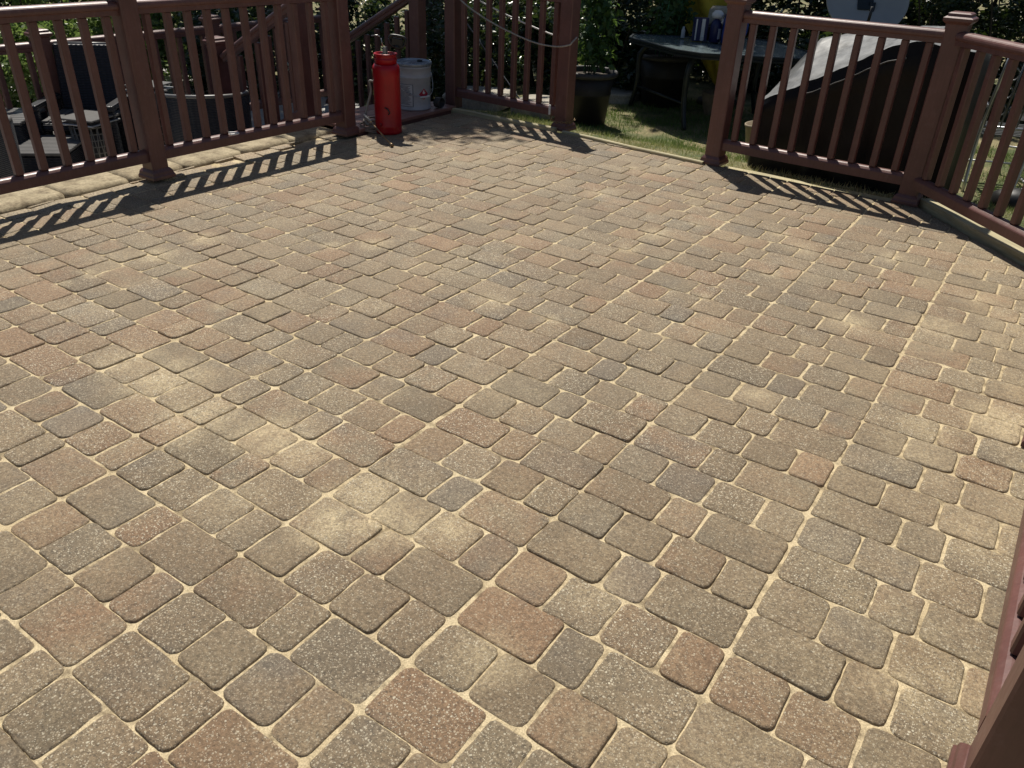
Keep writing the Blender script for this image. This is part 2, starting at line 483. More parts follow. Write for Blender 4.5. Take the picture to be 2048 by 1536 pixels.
def empty(name, loc=(0, 0, 0), rz=0):
    o = bpy.data.objects.new(name, None); col.objects.link(o)
    o.location = loc; o.rotation_euler = (0, 0, rz); o.empty_display_size = .1
    return o
def tag(o, label=None, cat=None, group=None, kind=None):
    if label: o['label'] = label
    if cat: o['category'] = cat
    if group: o['group'] = group
    if kind: o['kind'] = kind
    return o
def copy_tree(o, parent=None):
    c = o.copy(); col.objects.link(c); c.parent = parent
    for ch in list(o.children): copy_tree(ch, c)
    return c
def sag(a, b, drop, n=14):
    a = Vector(a); b = Vector(b)
    return [a.lerp(b, i / n) - Vector((0, 0, drop * 4 * (i / n) * (1 - i / n))) for i in range(n + 1)]
def smooth_path(pts, n=8):
    """Catmull-Rom through the points"""
    P = [Vector(p) for p in pts]; P = [P[0] * 2 - P[1]] + P + [P[-1] * 2 - P[-2]]
    out = []
    for i in range(1, len(P) - 2):
        for k in range(n):
            t = k / n; a, b, c, d = P[i - 1], P[i], P[i + 1], P[i + 2]
            out.append(.5 * ((2 * b) + (c - a) * t + (2 * a - 5 * b + 4 * c - d) * t * t + (3 * b - a - 3 * c + d) * t ** 3))
    out.append(P[-2]); return out

# ------------------------------------------------------------------ ground
LOW = -.45
def lawn_z(x, y):
    t = min(1., max(0., (y - 4.3) / 1.1)); t = t * t * (3 - 2 * t)
    if x > .2:
        t = max(t, min(1., max(0., (x - .5) / 1.1)))
    return -.045 - .155 * t
def ground_z(x, y):
    if x <= -4.5:
        return LOW - .02 if y < 4.55 else (LOW - .02 + (lawn_z(x, y) - LOW + .02) * min(1, max(0, (y - 4.55) / .5)) * min(1., max(0., (x + 5.6) / .6)))
    if y > 4.2 or x > .6: return lawn_z(x, y)
    return -.12
def build_ground():
    xs = np.unique(np.concatenate([np.linspace(-120, -15, 12), np.linspace(-15, -5.0, 20), np.linspace(-5.0, -4.4, 7), np.linspace(-4.3, 3, 60), np.linspace(3, 120, 16)]))
    ys = np.unique(np.concatenate([np.linspace(-60, -4, 12), np.linspace(-4, 3.8, 24), np.linspace(3.9, 9, 60), np.linspace(9, 140, 20)]))
    vs = []; W = len(xs)
    for y in ys:
        for x in xs:
            z = ground_z(x, y)
            if y > 4.2 and x > -4.5: z += .012 * noise.noise((x * 3, y * 3, 0))
            vs.append((x, y, z))
    fs = [(j * W + i, j * W + i + 1, (j + 1) * W + i + 1, (j + 1) * W + i) for j in range(len(ys) - 1) for i in range(W - 1)]
    mb = MB(); mb.add(vs, fs, True)
    o = mb.build('lawn', M['lawn']); tag(o, kind='structure')
build_ground()

# lower patio beside the terrace, paved concrete
mb = MB()
for i in range(12):
    for j in range(16):
        x0 = -4.52 - i * .62; y0 = -3.2 + j * .62
        if y0 + .6 > 5.9: continue
        mb.box((x0 - .305, y0 + .305, LOW - .02 + rnd.uniform(-.003, .003)), (.606, .606, .05), bev=.008)
tag(mb.build('lower_patio', M['concrete']), kind='structure')

# patio of tumbled pavers: rows 6 in deep, bands 22.5 in wide of L-S-L / M-M-M-S
ROW, BAND = .1524, .5747
PATIO = [(-4.275, -2.4), (.62, -2.4), (.62, 3.02), (-.335, 4.06), (-2.95, 4.185), (-4.275, 4.20)]
def clip(poly, C):
    for i in range(len(C)):
        ax, ay = C[i]; bx, by = C[(i + 1) % len(C)]
        out = []
        def side(p): return (bx - ax) * (p[1] - ay) - (by - ay) * (p[0] - ax)
        for k in range(len(poly)):
            p, q = poly[k], poly[(k + 1) % len(poly)]
            sp, sq = side(p), side(q)
            if sp >= 0: out.append(p)
            if (sp >= 0) != (sq >= 0):
                t = sp / (sp - sq); out.append((p[0] + (q[0] - p[0]) * t, p[1] + (q[1] - p[1]) * t))
        poly = out
        if len(poly) < 3: return []
    return poly
PAL = [(0.218, 0.163, 0.102), (0.212, 0.16, 0.101), (0.237, 0.158, 0.095), (0.232, 0.149, 0.088), (0.2, 0.157, 0.103), (0.19, 0.15, 0.101), (0.173, 0.14, 0.102), (0.212, 0.163, 0.104), (0.237, 0.166, 0.1)]
WT = [5, 5, 3.2, 2.0, 4, 2.2, 1.0, 5, 2.5]
KEY = {}   # (band, row, index) -> palette index, for pavers that stand out in the photograph
def pavers():
    rg = random.Random(11)
    V = []; F = []; SM = []; CA = []; CB = []
    def emit(x0, x1, y0, y1, key):
        L, D = x1 - x0, y1 - y0
        rad0 = min(.019, L * .25)
        pts = []
        jx = rg.uniform(-.0022, .0022); jy = rg.uniform(-.0018, .0018)
        ang = rg.gauss(0, .007); cx, cy = (x0 + x1) / 2 + jx, (y0 + y1) / 2 + jy
        hx, hy = L / 2, D / 2
        seed = rg.uniform(0, 100)
        rads = [rad0 * rg.uniform(.6, 1.45) for _ in range(4)]
        for cq, (sx, sy, a0) in enumerate(((1, 1, 0), (-1, 1, 90), (-1, -1, 180), (1, -1, 270))):
            rad = rads[cq % 4]
            for k in range(4):
                t = R(a0 + 30 * k)
                pts.append((sx * (hx - rad) + rad * math.cos(t), sy * (hy - rad) + rad * math.sin(t)))
            # edge points to the next corner
            nx, ny = {(1, 1): (-1, 1), (-1, 1): (-1, -1), (-1, -1): (1, -1), (1, -1): (1, 1)}[(sx, sy)]
            t2 = R(a0 + 90); p = (sx * (hx - rad) + rad * math.cos(t2), sy * (hy - rad) + rad * math.sin(t2))
            rad2 = rads[(cq + 1) % 4]; q = (nx * (hx - rad2) + rad2 * math.cos(t2), ny * (hy - rad2) + rad2 * math.sin(t2))
            for k in range(1, 5): pts.append((p[0] + (q[0] - p[0]) * k / 5, p[1] + (q[1] - p[1]) * k / 5))
        out = []
        for (a, b) in pts:
            w = 1 + .0  # tumbled, slightly wobbling outline
            d = .0022 * noise.noise((a * 22 + seed, b * 22, seed)) + .0016 * noise.noise((a * 75 + seed, b * 75, seed)) - .0004
            l = math.hypot(a, b) or 1
            a += a / l * d; b += b / l * d
            out.append((cx + a * math.cos(ang) - b * math.sin(ang), cy + a * math.sin(ang) + b * math.cos(ang)))
        inside = all((bx - ax) * (p[1] - ay) - (by - ay) * (p[0] - ax) >= 0 for p in out for (ax, ay), (bx, by) in zip(PATIO, PATIO[1:] + PATIO[:1]))
        if not inside:
            out = clip(out, PATIO)
            if len(out) < 3: return
        A = 0.5 * sum(out[i][0] * out[(i + 1) % len(out)][1] - out[(i + 1) % len(out)][0] * out[i][1] for i in range(len(out)))
        if A < .0012: return
        cx = sum(p[0] for p in out) / len(out); cy = sum(p[1] for p in out) / len(out)
        zt = max(-.0008, rg.gauss(.0004, .0012)); tx, ty = rg.gauss(0, .009), rg.gauss(0, .009)
        if cx < -4.05: zt += rg.uniform(-.022, -.004); tx += rg.gauss(0, .03); ty += rg.gauss(0, .03)
        n = len(out); o = len(V)
        md = max(math.hypot(p[0] - cx, p[1] - cy) for p in out)
        for (ins, dz) in ((0, -.035), (0, -.0062), (.0012, -.0027), (.0032, -.0007), (.0060, 0.)):
            for (px, py) in out:
                l = math.hypot(px - cx, py - cy); k = max(.2, 1 - ins / max(l, .02) * 1.25)
                qx, qy = cx + (px - cx) * k, cy + (py - cy) * k
                V.append((qx, qy, zt + dz + (qx - cx) * tx + (qy - cy) * ty))
        V.append((cx, cy, zt + .0007))
        nr = 5
        for r in range(nr - 1):
            for i in range(n):
                j = (i + 1) % n; F.append((o + r * n + i, o + r * n + j, o + (r + 1) * n + j, o + (r + 1) * n + i)); SM.append(True)
        for i in range(n):
            j = (i + 1) % n; F.append((o + (nr - 1) * n + i, o + (nr - 1) * n + j, o + nr * n)); SM.append(True)
        pi = KEY.get(key)
        if pi is None: pi = rg.choices(range(len(PAL)), WT)[0]
        a = PAL[pi]
        b = PAL[rg.choices(range(len(PAL)), WT)[0]] if rg.random() < .8 else a
        s1 = rg.gauss(1., .085)
        ca = tuple(x * s1 for x in a) + (rg.uniform(.35, 1.0),); cb = tuple(x * s1 for x in b) + (1,)
        CA.extend([ca] * (nr * n + 1)); CB.extend([cb] * (nr * n + 1))
    u = BAND / 22.5
    for band in range(-9, 3):
        for row in range(-17, 30):
            sizes = [9, 4.5, 9] if row % 2 else [6, 6, 6, 4.5]
            if band <= -4 and rg.random() < .5: rg.shuffle(sizes)
            x = band * BAND
            bx = .0012 * math.sin(band * 3.1 + row * .5)
            for k, s in enumerate(sizes):
                gl = .0032 if k == 0 else .0026; gr = .0032 if k == len(sizes) - 1 else .0026
                emit(x + gl + bx, x + s * u - gr + bx, row * ROW + .0006, (row + 1) * ROW - .0006, (band, row, k))
                x += s * u
    me = bpy.data.meshes.new('patio_paving')
    me.from_pydata(V, [], F); me.polygons.foreach_set('use_smooth', SM); me.update()
    for nm, C in (('col_a', CA), ('col_b', CB)):
        at = me.color_attributes.new(nm, 'FLOAT_COLOR', 'POINT')
        at.data.foreach_set('color', np.array(C, dtype=np.float32).ravel())
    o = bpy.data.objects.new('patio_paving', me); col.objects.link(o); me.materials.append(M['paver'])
    tag(o, kind='structure')
KEY.update({(-1, 1, 1): 6, (-2, 1, 1): 6, (-1, 0, 3): 3, (-3, 1, 1): 6, (0, 4, 0): 6, (-2, 7, 1): 6, (-1, 9, 1): 6, (-1, 5, 1): 7, (-2, 3, 0): 2, (-2, 5, 2): 2, (-2, 1, 2): 2,
            (-3, 3, 1): 6, (-3, 0, 2): 2, (-3, 5, 1): 6, (-4, 2, 2): 6})
pavers()
# sand in the joints
def joint_sand():
    x0, x1, y0, y1 = -4.27, .61, -2.4, 4.18; st = .024
    nx = int((x1 - x0) / st); ny = int((y1 - y0) / st)
    vs = []; fs = []; ok = {}
    for j in range(ny + 1):
        for i in range(nx + 1):
            x = x0 + i * st; y = y0 + j * st
            z = -.0048 + .0024 * noise.noise((x * 4, y * 4, 3)) + .0028 * noise.noise((x * 17, y * 17, 9)) - (.018 if x < -4.03 else 0)
            vs.append((x, y, z))
    W = nx + 1
    for j in range(ny):
        for i in range(nx):
            x = x0 + (i + 1) * st; y = y0 + (j + 1) * st
            if all((bx - ax) * (y - ay) - (by - ay) * (x - ax) >= 0 for (ax, ay), (bx, by) in zip(PATIO, PATIO[1:] + PATIO[:1])):
                fs.append((j * W + i, j * W + i + 1, (j + 1) * W + i + 1, (j + 1) * W + i))
    mb = MB(); mb.add(vs, fs, True); tag(mb.build('joint_sand', M['sand']), kind='structure')
joint_sand()

# retaining wall with bull-nosed coping along the left side
def retaining_wall():
    root = empty('retaining_wall', (-4.42, 1, LOW))
    tag(root, 'low stone retaining wall with pale rounded coping under the left railing', 'wall')
    w = MB()
    for k in range(3):
        y = -2.6
        while y < 3.05:
            L = .40; off = .2 if k % 2 else 0
            w.box((-4.40, y + off - 0 + L / 2, LOW + .07 + k * .135), (.26 + rnd.uniform(-.01, .01), L - .004, .133), bev=.012)
            y += L
    w.build('block_courses', M['slab'], root).matrix_parent_inverse = Matrix.Translation((4.42, -1, -LOW))
    y = -2.5; c = MB()
    while y < 3.0:
        L = rnd.uniform(.36, .46)
        if y + L > 3.08: L = 3.08 - y
        prof = []
        h = .075; w2 = .15
        for t in range(0, 181, 20):
            prof.append((w2 * .72 + .042 * math.sin(R(t)), -.0375 * math.cos(R(t))))
        for t in range(0, 181, 20):
            prof.append((-w2 * .72 - .042 * math.sin(R(t)), .0375 * math.cos(R(t))))
        ring = []
        dz = rnd.uniform(-.006, .006); dx = rnd.uniform(-.010, .010)
        N = 9; rings = []
        for i in range(N):
            yy = y + .003 + (L - .006) * i / (N - 1)
            e = .9 if i in (0, N - 1) else 1.
            rings.append([(-4.42 + dx + p[0] * .98 * e + .006 * noise.noise((p[0] * 30, yy * 18, p[1] * 30)), yy, -.028 + dz + p[1] * e + .005 * noise.noise((yy * 20, p[0] * 20, 4))) for p in prof])
        c.loft(rings, True)
        y += L
    c.build('coping', M['coping'], root).matrix_parent_inverse = Matrix.Translation((4.42, -1, -LOW))
bpy.context.view_layer.update()
retaining_wall()

# timber edging boards
def edging(a, b, w, zt, h, label, tilt=0):
    a = Vector((a[0], a[1], zt)); b = Vector((b[0], b[1], zt)); d = (b - a).normalized(); sd_ = Vector((0, 0, 1)).cross(d)
    mb = MB(); N = 14; rings = []
    L = (b - a).length
    for i in range(N + 1):
        x = L * i / N; wv = .003 * noise.noise((x * 3, a[0], 1)); wz = .004 * noise.noise((x * 2.5, a[1], 5))
        rings.append([(x, -w / 2 + wv, -h), (x, w / 2 + wv, -h), (x, w / 2 + wv, -.006 + wz), (x, w / 2 - .006 + wv, wz), (x, -w / 2 + .006 + wv, wz), (x, -w / 2 + wv, -.006 + wz)])
    mb.loft(rings)
    o = mb.build('timber_edging', M['timber'])
    o.matrix_world = Matrix(((d.x, sd_.x, 0, a.x), (d.y, sd_.y, 0, a.y), (0, 0, 1, a.z), (0, 0, 0, 1)))
    return tag(o, label, 'edging', 'timber edging boards round the patio')
edging((-4.08, 4.225), (-3.02, 4.205), .040, .030, .12, 'narrow pale timber edging under the railing in front of the stone slabs')
edging((-2.95, 4.195), (-1.74, 4.085), .03, .022, .12, 'thin timber edging across the gap in the railing, beside the grass')
edging((-1.63, 4.155), (-.47, 4.125), .17, -.018, .12, 'wide pale timber board under the railing before the covered grill')
edging((-.312, 4.148), (.593, 3.158), .100, .042, .16, 'raised timber edging running out at the right edge beyond the right corner post')

# ------------------------------------------------------------------ railing
TOPP = [(-.029, -.036), (.029, -.036), (.029, -.012), (.032, -.008), (.037, -.005), (.0385, .006), (.0375, .015), (.034, .0225), (.028, .028), (.020, .0325), (.010, .0352), (0, .036), (-.010, .0352), (-.020, .0325), (-.028, .028), (-.034, .0225), (-.0375, .015), (-.0385, .006), (-.037, -.005), (-.032, -.008), (-.029, -.012)]
BOTP = [(-.034, -.036), (.034, -.036), (.034, .012), (.0315, .018), (.027, .023), (.021, .029), (.012, .033), (0, .0345), (-.012, .033), (-.021, .029), (-.027, .023), (-.0315, .018), (-.034, .012)]
bal_mesh = {}
def baluster(h):
    k = round(h, 3)
    if k not in bal_mesh:
        mb = MB(); mb.box((0, 0, h / 2), (.040, .040, h), bev=.005)
        o = mb.build('baluster', M['comp']); bal_mesh[k] = o.data; bpy.data.objects.remove(o)
    return bal_mesh[k]
def panel(a, b, label, zt=.94, zb=.142, n=None, base=0., first=.5, slope=0., group='railing panels'):
    """railing panel between two posts; a, b are (x, y) of the post centres"""
    A = Vector((a[0], a[1], 0)); B = Vector((b[0], b[1], 0)); d = (B - A).normalized(); L = (B - A).length
    root = empty('railing', (A.x, A.y, base), math.atan2(d.y, d.x))
    tag(root, label, 'railing', group)
    t = MB(); t.extrude(TOPP, (.052, 0, zt), (L - .052, 0, zt + slope * L)); t.build('top_rail', M['comp'], root)
    t = MB(); t.extrude(BOTP, (.052, 0, zb), (L - .052, 0, zb + slope * L)); t.build('bottom_rail', M['comp'], root)
    n = n or round(L / .125) - 1
    sp = (L - .104) / (n + first * 2 - 1 + .0)
    for i in range(n):
        x = .052 + sp * (first + i)
        o = bpy.data.objects.new('baluster', baluster(zt - .036 - (zb + .034)))
        o.data.materials.clear() if False else None
        col.objects.link(o); o.parent = root; o.location = (x, 0, zb + .034 + slope * x)
        o.rotation_euler = (0, 0, rnd.uniform(-.01, .01))
    return root
def post(xy, label, rz=0., h=1.02, base=0., skirt=True, group='railing posts', cap=True):
    root = empty('railing_post', (xy[0], xy[1], base), rz); tag(root, label, 'post', group)
    t = MB(); t.box((0, 0, h / 2), (.108, .108, h), bev=.006); t.build('shaft', M['comp'], root)
    def sq(w, z): return [(-w, -w, z), (w, -w, z), (w, w, z), (-w, w, z)]
    if cap:
        t = MB(); t.loft([sq(.0565, h - .040), sq(.0565, h - .014), sq(.070, h - .002), sq(.075, h + .004), sq(.075, h + .018), sq(.060, h + .028), sq(.058, h + .040), sq(.048, h + .046)]); t.build('post_cap', M['comp'], root)
    if skirt:
        t = MB(); t.loft([sq(.076, .004), sq(.076, .020), sq(.071, .028), sq(.068, .044), sq(.061, .054), sq(.0565, .060)]); t.build('base_trim', M['comp'], root)
    return root
P_ll, P_lp = (-4.20, 1.52), (-4.14, 3.055)
P_lll = (-4.235, -.02)
P_cp, P_mp = (-4.16, 4.36), (-3.01, 4.295)
P_gp, P_rp = (-1.695, 4.165), (-.415, 4.120)
P_rc, P_r1, P_r2 = (.53, 3.09), (.536, 1.60), (.540, .105)
post(P_ll, 'brown railing post nearest the left edge, standing before the black wicker chair', R(1))
post(P_lp, 'brown railing post just left of the red tank', R(2))
post(P_lll, 'brown railing post left of the picture at the start of the left railing', R(1))
post(P_cp, 'brown railing post right behind the grey pail', R(-2), skirt=False)
post(P_mp, 'brown railing post with a chain round its foot and a cord tied to it', R(-4))
post(P_gp, 'brown railing post in front of the glass table, at the right side of the gap', R(-3))
post(P_rp, 'brown capped corner post right of the covered grill', R(-3))
post(P_rc, 'brown railing post out of sight at the end of the diagonal railing', R(-20))
post(P_r1, 'brown railing post at the right edge, only its base trim showing by a sand patch', R(-1))
post(P_r2, 'large dark brown railing post cut by the lower right corner', R(-1))
panel(P_lll, P_ll, 'brown railing panel at the left edge with slatted furniture behind it')
panel(P_ll, P_lp, 'brown railing panel between the left post and the post beside the red tank', n=11)
panel(P_cp, P_mp, 'brown railing panel with two cords hanging across it, above stone slabs', n=8, zb=.135)
panel(P_gp, P_rp, 'brown railing panel in front of the black covered grill', n=9, first=.52)
panel(P_rp, P_rc, 'diagonal brown railing panel right of the capped corner post')
panel(P_rc, P_r1, 'brown railing panel beyond the right edge of the picture')
panel((.520, 1.60), (.520, .105), 'brown railing panel at the lower right whose bottom rail is in the sun')

# ------------------------------------------------------------------ steps down to the lower patio, with hand rails
def stairs():
    root = empty('deck_stairs', (-4.6, 3.7, LOW)); tag(root, 'brown composite stairs with landing going down behind the red tank', 'stairs')
    inv = Matrix.Translation((4.6, -3.7, -LOW))
    def put(mb, nm, mt):
        o = mb.build(nm, mt, root); o.matrix_parent_inverse = inv
    mb = MB()
    for k in range(4): mb.box((-4.122 - k * .138, 3.685, .026), (.133, 1.15, .026), bev=.004)
    put(mb, 'landing', M['deck'])
    for k in range(2):
        mb = MB()
        for q in range(2): mb.box((-4.675 - k * .32 - q * .15, 3.72, -.130 - k * .16), (.146, 1.12, .026), bev=.004)
        put(mb, 'tread', M['deck'])
    mb = MB()
    for k in range(3): mb.box((-4.60 - k * .32, 3.72, -.06 - .16 * k), (.02, 1.10, .13))
    mb.box((-4.075, 3.69, -.04), (.02, 1.16, .10)); put(mb, 'riser', M['comp'])
    for y in (3.135, 4.30):
        mb = MB(); mb.bar((-4.5, y, -.10), (-5.45, y, -.50), .04, .24); put(mb, 'stringer', M['comp'])
stairs()
def stair_rail(y, label):
    x0, x1 = -4.60, -5.55; sl = .49
    root = empty('stair_rail', (x0, y, 0)); tag(root, label, 'hand rail', 'hand rails of the stairs')
    z0 = .88
    t = MB(); t.extrude(TOPP, (-.05, 0, z0 - .045), (x1 - x0 + .03, 0, z0 + (x1 - x0) * sl - .035)); t.build('top_rail', M['comp'], root)
    t = MB(); t.extrude(BOTP, (-.05, 0, .08), (x1 - x0 + .03, 0, .08 + (x1 - x0) * sl)); t.build('bottom_rail', M['comp'], root)
    for i in range(7):
        x = -.115 - i * .122
        o = bpy.data.objects.new('baluster', baluster(z0 - .22)); col.objects.link(o); o.parent = root; o.location = (x, 0, .11 + x * sl)
stair_rail(3.10, 'sloping brown stair hand rail nearer to the camera, seen through the left railing')
stair_rail(4.42, 'sloping brown stair hand rail behind the red tank')
post((-4.60, 3.10), 'brown upper stair post seen just left of the red tank post', base=LOW, h=1.52, skirt=False)
post((-4.60, 4.42), 'brown stair post behind the grey pail', base=LOW, h=1.52, skirt=False)
post((-5.60, 3.10), 'brown newel post at the foot of the nearer stair rail', base=LOW, h=.93)
post((-5.60, 4.42), 'brown newel post at the foot of the farther stair rail', base=LOW, h=.93)

# far railing on the other side of the lower patio
FX = -6.62
fy = [-.9, .62, 2.22, 3.82, 5.3]
flab = ['far brown railing panel left of the picture', 'far brown railing panel behind the slatted tables at the left', 'far brown railing panel behind the black wicker chair', 'far brown railing panel in shade behind the tub chair']
for i in range(4): panel((FX, fy[i]), (FX, fy[i + 1]), flab[i], base=LOW, group='far railing panels', zt=.885)
plab = ['far brown railing post left of the picture', 'far brown railing post by the left edge', 'far brown capped post above the wicker chair back', 'far brown capped post in shade behind the stair newel', 'far brown railing post at the foot of the yard trees']
for i in range(5): post((FX, fy[i]), plab[i], base=LOW, h=.96, group='far railing posts')

# ------------------------------------------------------------------ red tank sprayer
def red_tank(c):
    root = empty('sprayer_tank', c); tag(root, 'tall red metal sprayer tank standing on the pavers', 'sprayer')
    t = MB()
    t.lathe([(.094, 0), (.100, .006), (.1005, .02), (.0985, .05), (.1005, .056), (.0985, .062), (.0985, .40), (.1000, .405), (.1000, .452), (.096, .470), (.088, .482), (.082, .488)], n=40)
    t.build('tank_body', M['red'], root)
    t = MB(); t.lathe([(.080, .486), (.080, .512), (.083, .516), (.083, .522), (.079, .526), (.079, .545), (.085, .549), (.085, .557), (.078, .560), (.072, .556), (.070, .525)], n=36)
    t.build('neck_ring', M['red'], root)
    t = MB(); t.lathe([(.070, .530), (.06, .545), (.018, .556), (.015, .60), (.0, .60)], n=24); t.build('pump_cap', M['black'], root)
    t = MB(); pts = smooth_path([(-.058, 0, .655), (-.045, 0, .618), (0, 0, .603), (.045, 0, .618), (.058, 0, .655), (.04, 0, .678), (-.04, 0, .678), (-.058, 0, .655)], 5)
    t.tube(pts, .011, 10); t.box((0, 0, .640), (.085, .022, .055), bev=.01)
    t.lathe([(.02, .595), (.024, .605), (.02, .62)], n=16); o = t.build('pump_handle', M['black'], root); o.rotation_euler = (0, R(8), R(35))
    t = MB(); t.tube([(-.03, -.02, .67), (-.05, -.02, .678), (-.092, -.02, .672)], .0045, 8); t.tube([(-.022, -.026, .66), (-.012, -.03, .61)], .004, 8); o = t.build('trigger_wire', M['steel'], root); o.rotation_euler = (0, 0, R(35))
    t = MB(); t.tube([(.055, -.09, .20), (.078, -.085, .19), (.090, -.075, .165), (.078, -.083, .15)], .005); t.build('latch', M['black'], root)
    t = MB(); t.lathe([(.006, 0), (.010, .003), (.010, .010), (.004, .014)], (.02, -.0975, .075), n=12, ax=(Vector((1, 0, 0)), Vector((0, 0, 1)), Vector((0, -1, 0)))); t.build('pressure_valve', M['red_dark'], root)
    return root
TC = Vector((-3.955, 3.315, 0))
red_tank(TC)
t = MB()
vr = Vector((.82, .57, 0)); vb = Vector((-.57, .82, 0))   # right / away as seen from the terrace
def at(rx, ry, z): return TC + vr * rx + vb * ry + Vector((0, 0, z))
t.tube(smooth_path([at(-.098, 0, .36), at(-.125, .0, .36), at(-.12, .01, .29), at(-.145, .01, .21), at(-.17, .0, .12), at(-.165, -.02, .07), at(-.12, -.03, .045), at(-.10, -.04, .04)]), .0085, 8)
tag(t.build('sprayer_hose', M['hose_grey'], loc=at(-.17, 0, 0)), 'pale grey hose curving down the left side of the red tank', 'hose')
t = MB()
for k in range(5):
    r0 = .075 + .008 * (k % 3); cx = at(-.135 + .006 * k, -.02 + .012 * k, .014 + .016 * k)
    t.tube([cx + vr * (r0 * math.cos(a)) + vb * (r0 * .62 * math.sin(a)) + Vector((0, 0, .010 * math.sin(a * 2 + k))) for a in np.linspace(0, 2 * math.pi, 30)], .0075, 8)
tag(t.build('hose_coil', M['hose'], loc=at(-.13, 0, 0)), 'small coil of brown hose lying left of the red tank', 'hose')
def wand():
    a, b = at(-.155, -.05, .115), at(.085, -.45, .014)
    root = empty('spray_wand', b); tag(root, 'thin brass spray wand leaning down to the pavers before the red tank', 'wand')
    inv = Matrix.Translation(-b)
    t = MB(); t.tube([a, a.lerp(b, .95)], .0052, 8); t.build('lance', M['brass'], root).matrix_parent_inverse = inv
    d = (b - a).normalized()
    t = MB(); t.tube([b - d * .03, b + d * .004], .0095, 10, .013); t.build('nozzle', M['brass'], root).matrix_parent_inverse = inv
    t = MB(); t.tube([a - d * .04, a + d * .075], .011, 10); t.build('grip', M['hose_grey'], root).matrix_parent_inverse = inv
wand()

# ------------------------------------------------------------------ grey pail
def pail(c, rz):
    root = empty('steel_pail', c, rz); tag(root, 'grey metal pail with lid, label and red hazard diamond on the landing', 'pail')
    Rr = .143
    t = MB(); t.lathe([(.132, 0), (.137, .004), (.137, .012), (.134, .018), (.1355, .055), (.139, .245), (.143, .249), (.1445, .256), (.142, .262), (.142, .318), (.146, .322), (.146, .332), (.142, .336), (.143, .348)], n=48)
    t.build('pail_body', M['pail'], root)
    t = MB(); t.lathe([(.150, .338), (.152, .343), (.153, .356), (.150, .363), (.143, .365), (.139, .358), (.136, .352), (.05, .353), (.0, .3535)], n=48); t.build('lid', M['lid'], root)
    t = MB(); t.lathe([(.022, .353), (.022, .362), (.016, .366), (.0, .366)], (.05, .06, 0), n=18); t.build('spout_cap', M['black'], root)
    def patch(a0, a1, z0, z1, r, n=10):
        vs = []; fs = []
        for i in range(n + 1):
            a = R(a0 + (a1 - a0) * i / n)
            for z in (z0, z1):
                rr = r + (z - .055) / .19 * .0035
                vs.append((rr * math.cos(a), rr * math.sin(a), z))
        for i in range(n): fs.append((2 * i, 2 * i + 2, 2 * i + 3, 2 * i + 1))
        return vs, fs
    # front of the pail is at -90 degrees
    t = MB(); t.add(*patch(-152, -88, .032, .205, .1368), True); t.build('label_border', M['ink'], root)
    t = MB(); t.add(*patch(-150.5, -90, .035, .202, .1373), True); lb = t.build('paper_label', M['paper'], root)
    t = MB(); z = .190
    while z > .045:
        a = -147
        t.add(*patch(a, -94 - rnd.uniform(0, 14), z, z + .0035, .1377), True); z -= .0088
    t.build('small_print', M['ink'], lb)
    def curved(pts, r):
        vs = [(r + (z - .055) / .19 * .0035, a, z) for a, z in pts]
        return [(q * math.cos(R(a)), q * math.sin(R(a)), z) for q, a, z in vs]
    t = MB(); A0 = -50; Z0 = .128
    ring = []
    for i in range(40):
        k = i / 10.; s = int(k); u = k - s
        cs = [(0, .045), (19, 0), (0, -.045), (-19, 0), (0, .045)]
        ring.append((A0 + cs[s][0] + (cs[s + 1][0] - cs[s][0]) * u, Z0 + cs[s][1] + (cs[s + 1][1] - cs[s][1]) * u))
    vs = curved(ring + [(A0, Z0)], .1375); t.add(vs, [(i, (i + 1) % 40, 40) for i in range(40)][::-1]); hz = t.build('hazard_sticker', M['hazard'], root)
    fl = [(0, .036), (-4.5, .020), (-5.5, .010), (-3, .004), (0, .002), (3, .004), (5.5, .010), (4, .018), (2, .014), (1.5, .024)]
    t = MB(); vs = curved([(A0 + a, Z0 + z) for a, z in fl] + [(A0, Z0 + .012)], .1380); t.add(vs, [(i, (i + 1) % 10, 10) for i in range(10)]); t.build('flame_mark', M['white'], hz)
    t = MB(); t.add(*patch(A0 - 5, A0 + 4, Z0 - .030, Z0 - .024, .1379, 4), True); t.add(*patch(A0 - 1.5, A0 + .5, Z0 - .040, Z0 - .030, .1379, 2), True); t.build('class_mark', M['white'], hz)
    # bail handle hanging in front
    e0 = Vector((-.148, .0, .268)); e1 = Vector((.148, .0, .268))
    pts = smooth_path([e0, (-.150, -.05, .230), (-.085, -.130, .168), (.03, -.155, .118), (.085, -.142, .112), (.138, -.085, .118), (.158, -.03, .17), e1], 6)
    t = MB(); t.tube(pts, .0032, 8); bl = t.build('bail', M['steel'], root)
    i0 = int(len(pts) * .50); t = MB(); t.tube(pts[i0:i0 + 9], .0075, 10); t.build('bail_grip', M['white'], bl)
    t = MB()
    for s in (-1, 1): t.lathe([(.014, 0), (.014, .006), (.006, .010)], (s * .141, 0, .268), n=14, ax=(Vector((0, 1, 0)), Vector((0, 0, 1)), Vector((s, 0, 0))))
    t.build('bail_ear', M['pail'], root)
pail((-4.265, 3.965, .0395), R(37))
t = MB(); t.lathe([(.040, 0), (.041, .004), (.041, .058), (.038, .062), (.036, .056), (.036, .01)], (-4.14, 4.10, .083), n=24, ax=(Vector((0, 1, 0)), Vector((0, 0, 1)), Vector((1, 0, 0))))
tag(t.build('paint_cup', M['rim_grey'], loc=(-4.14, 4.10, .083)), 'small dark cup lying on the landing right of the pail', 'cup')

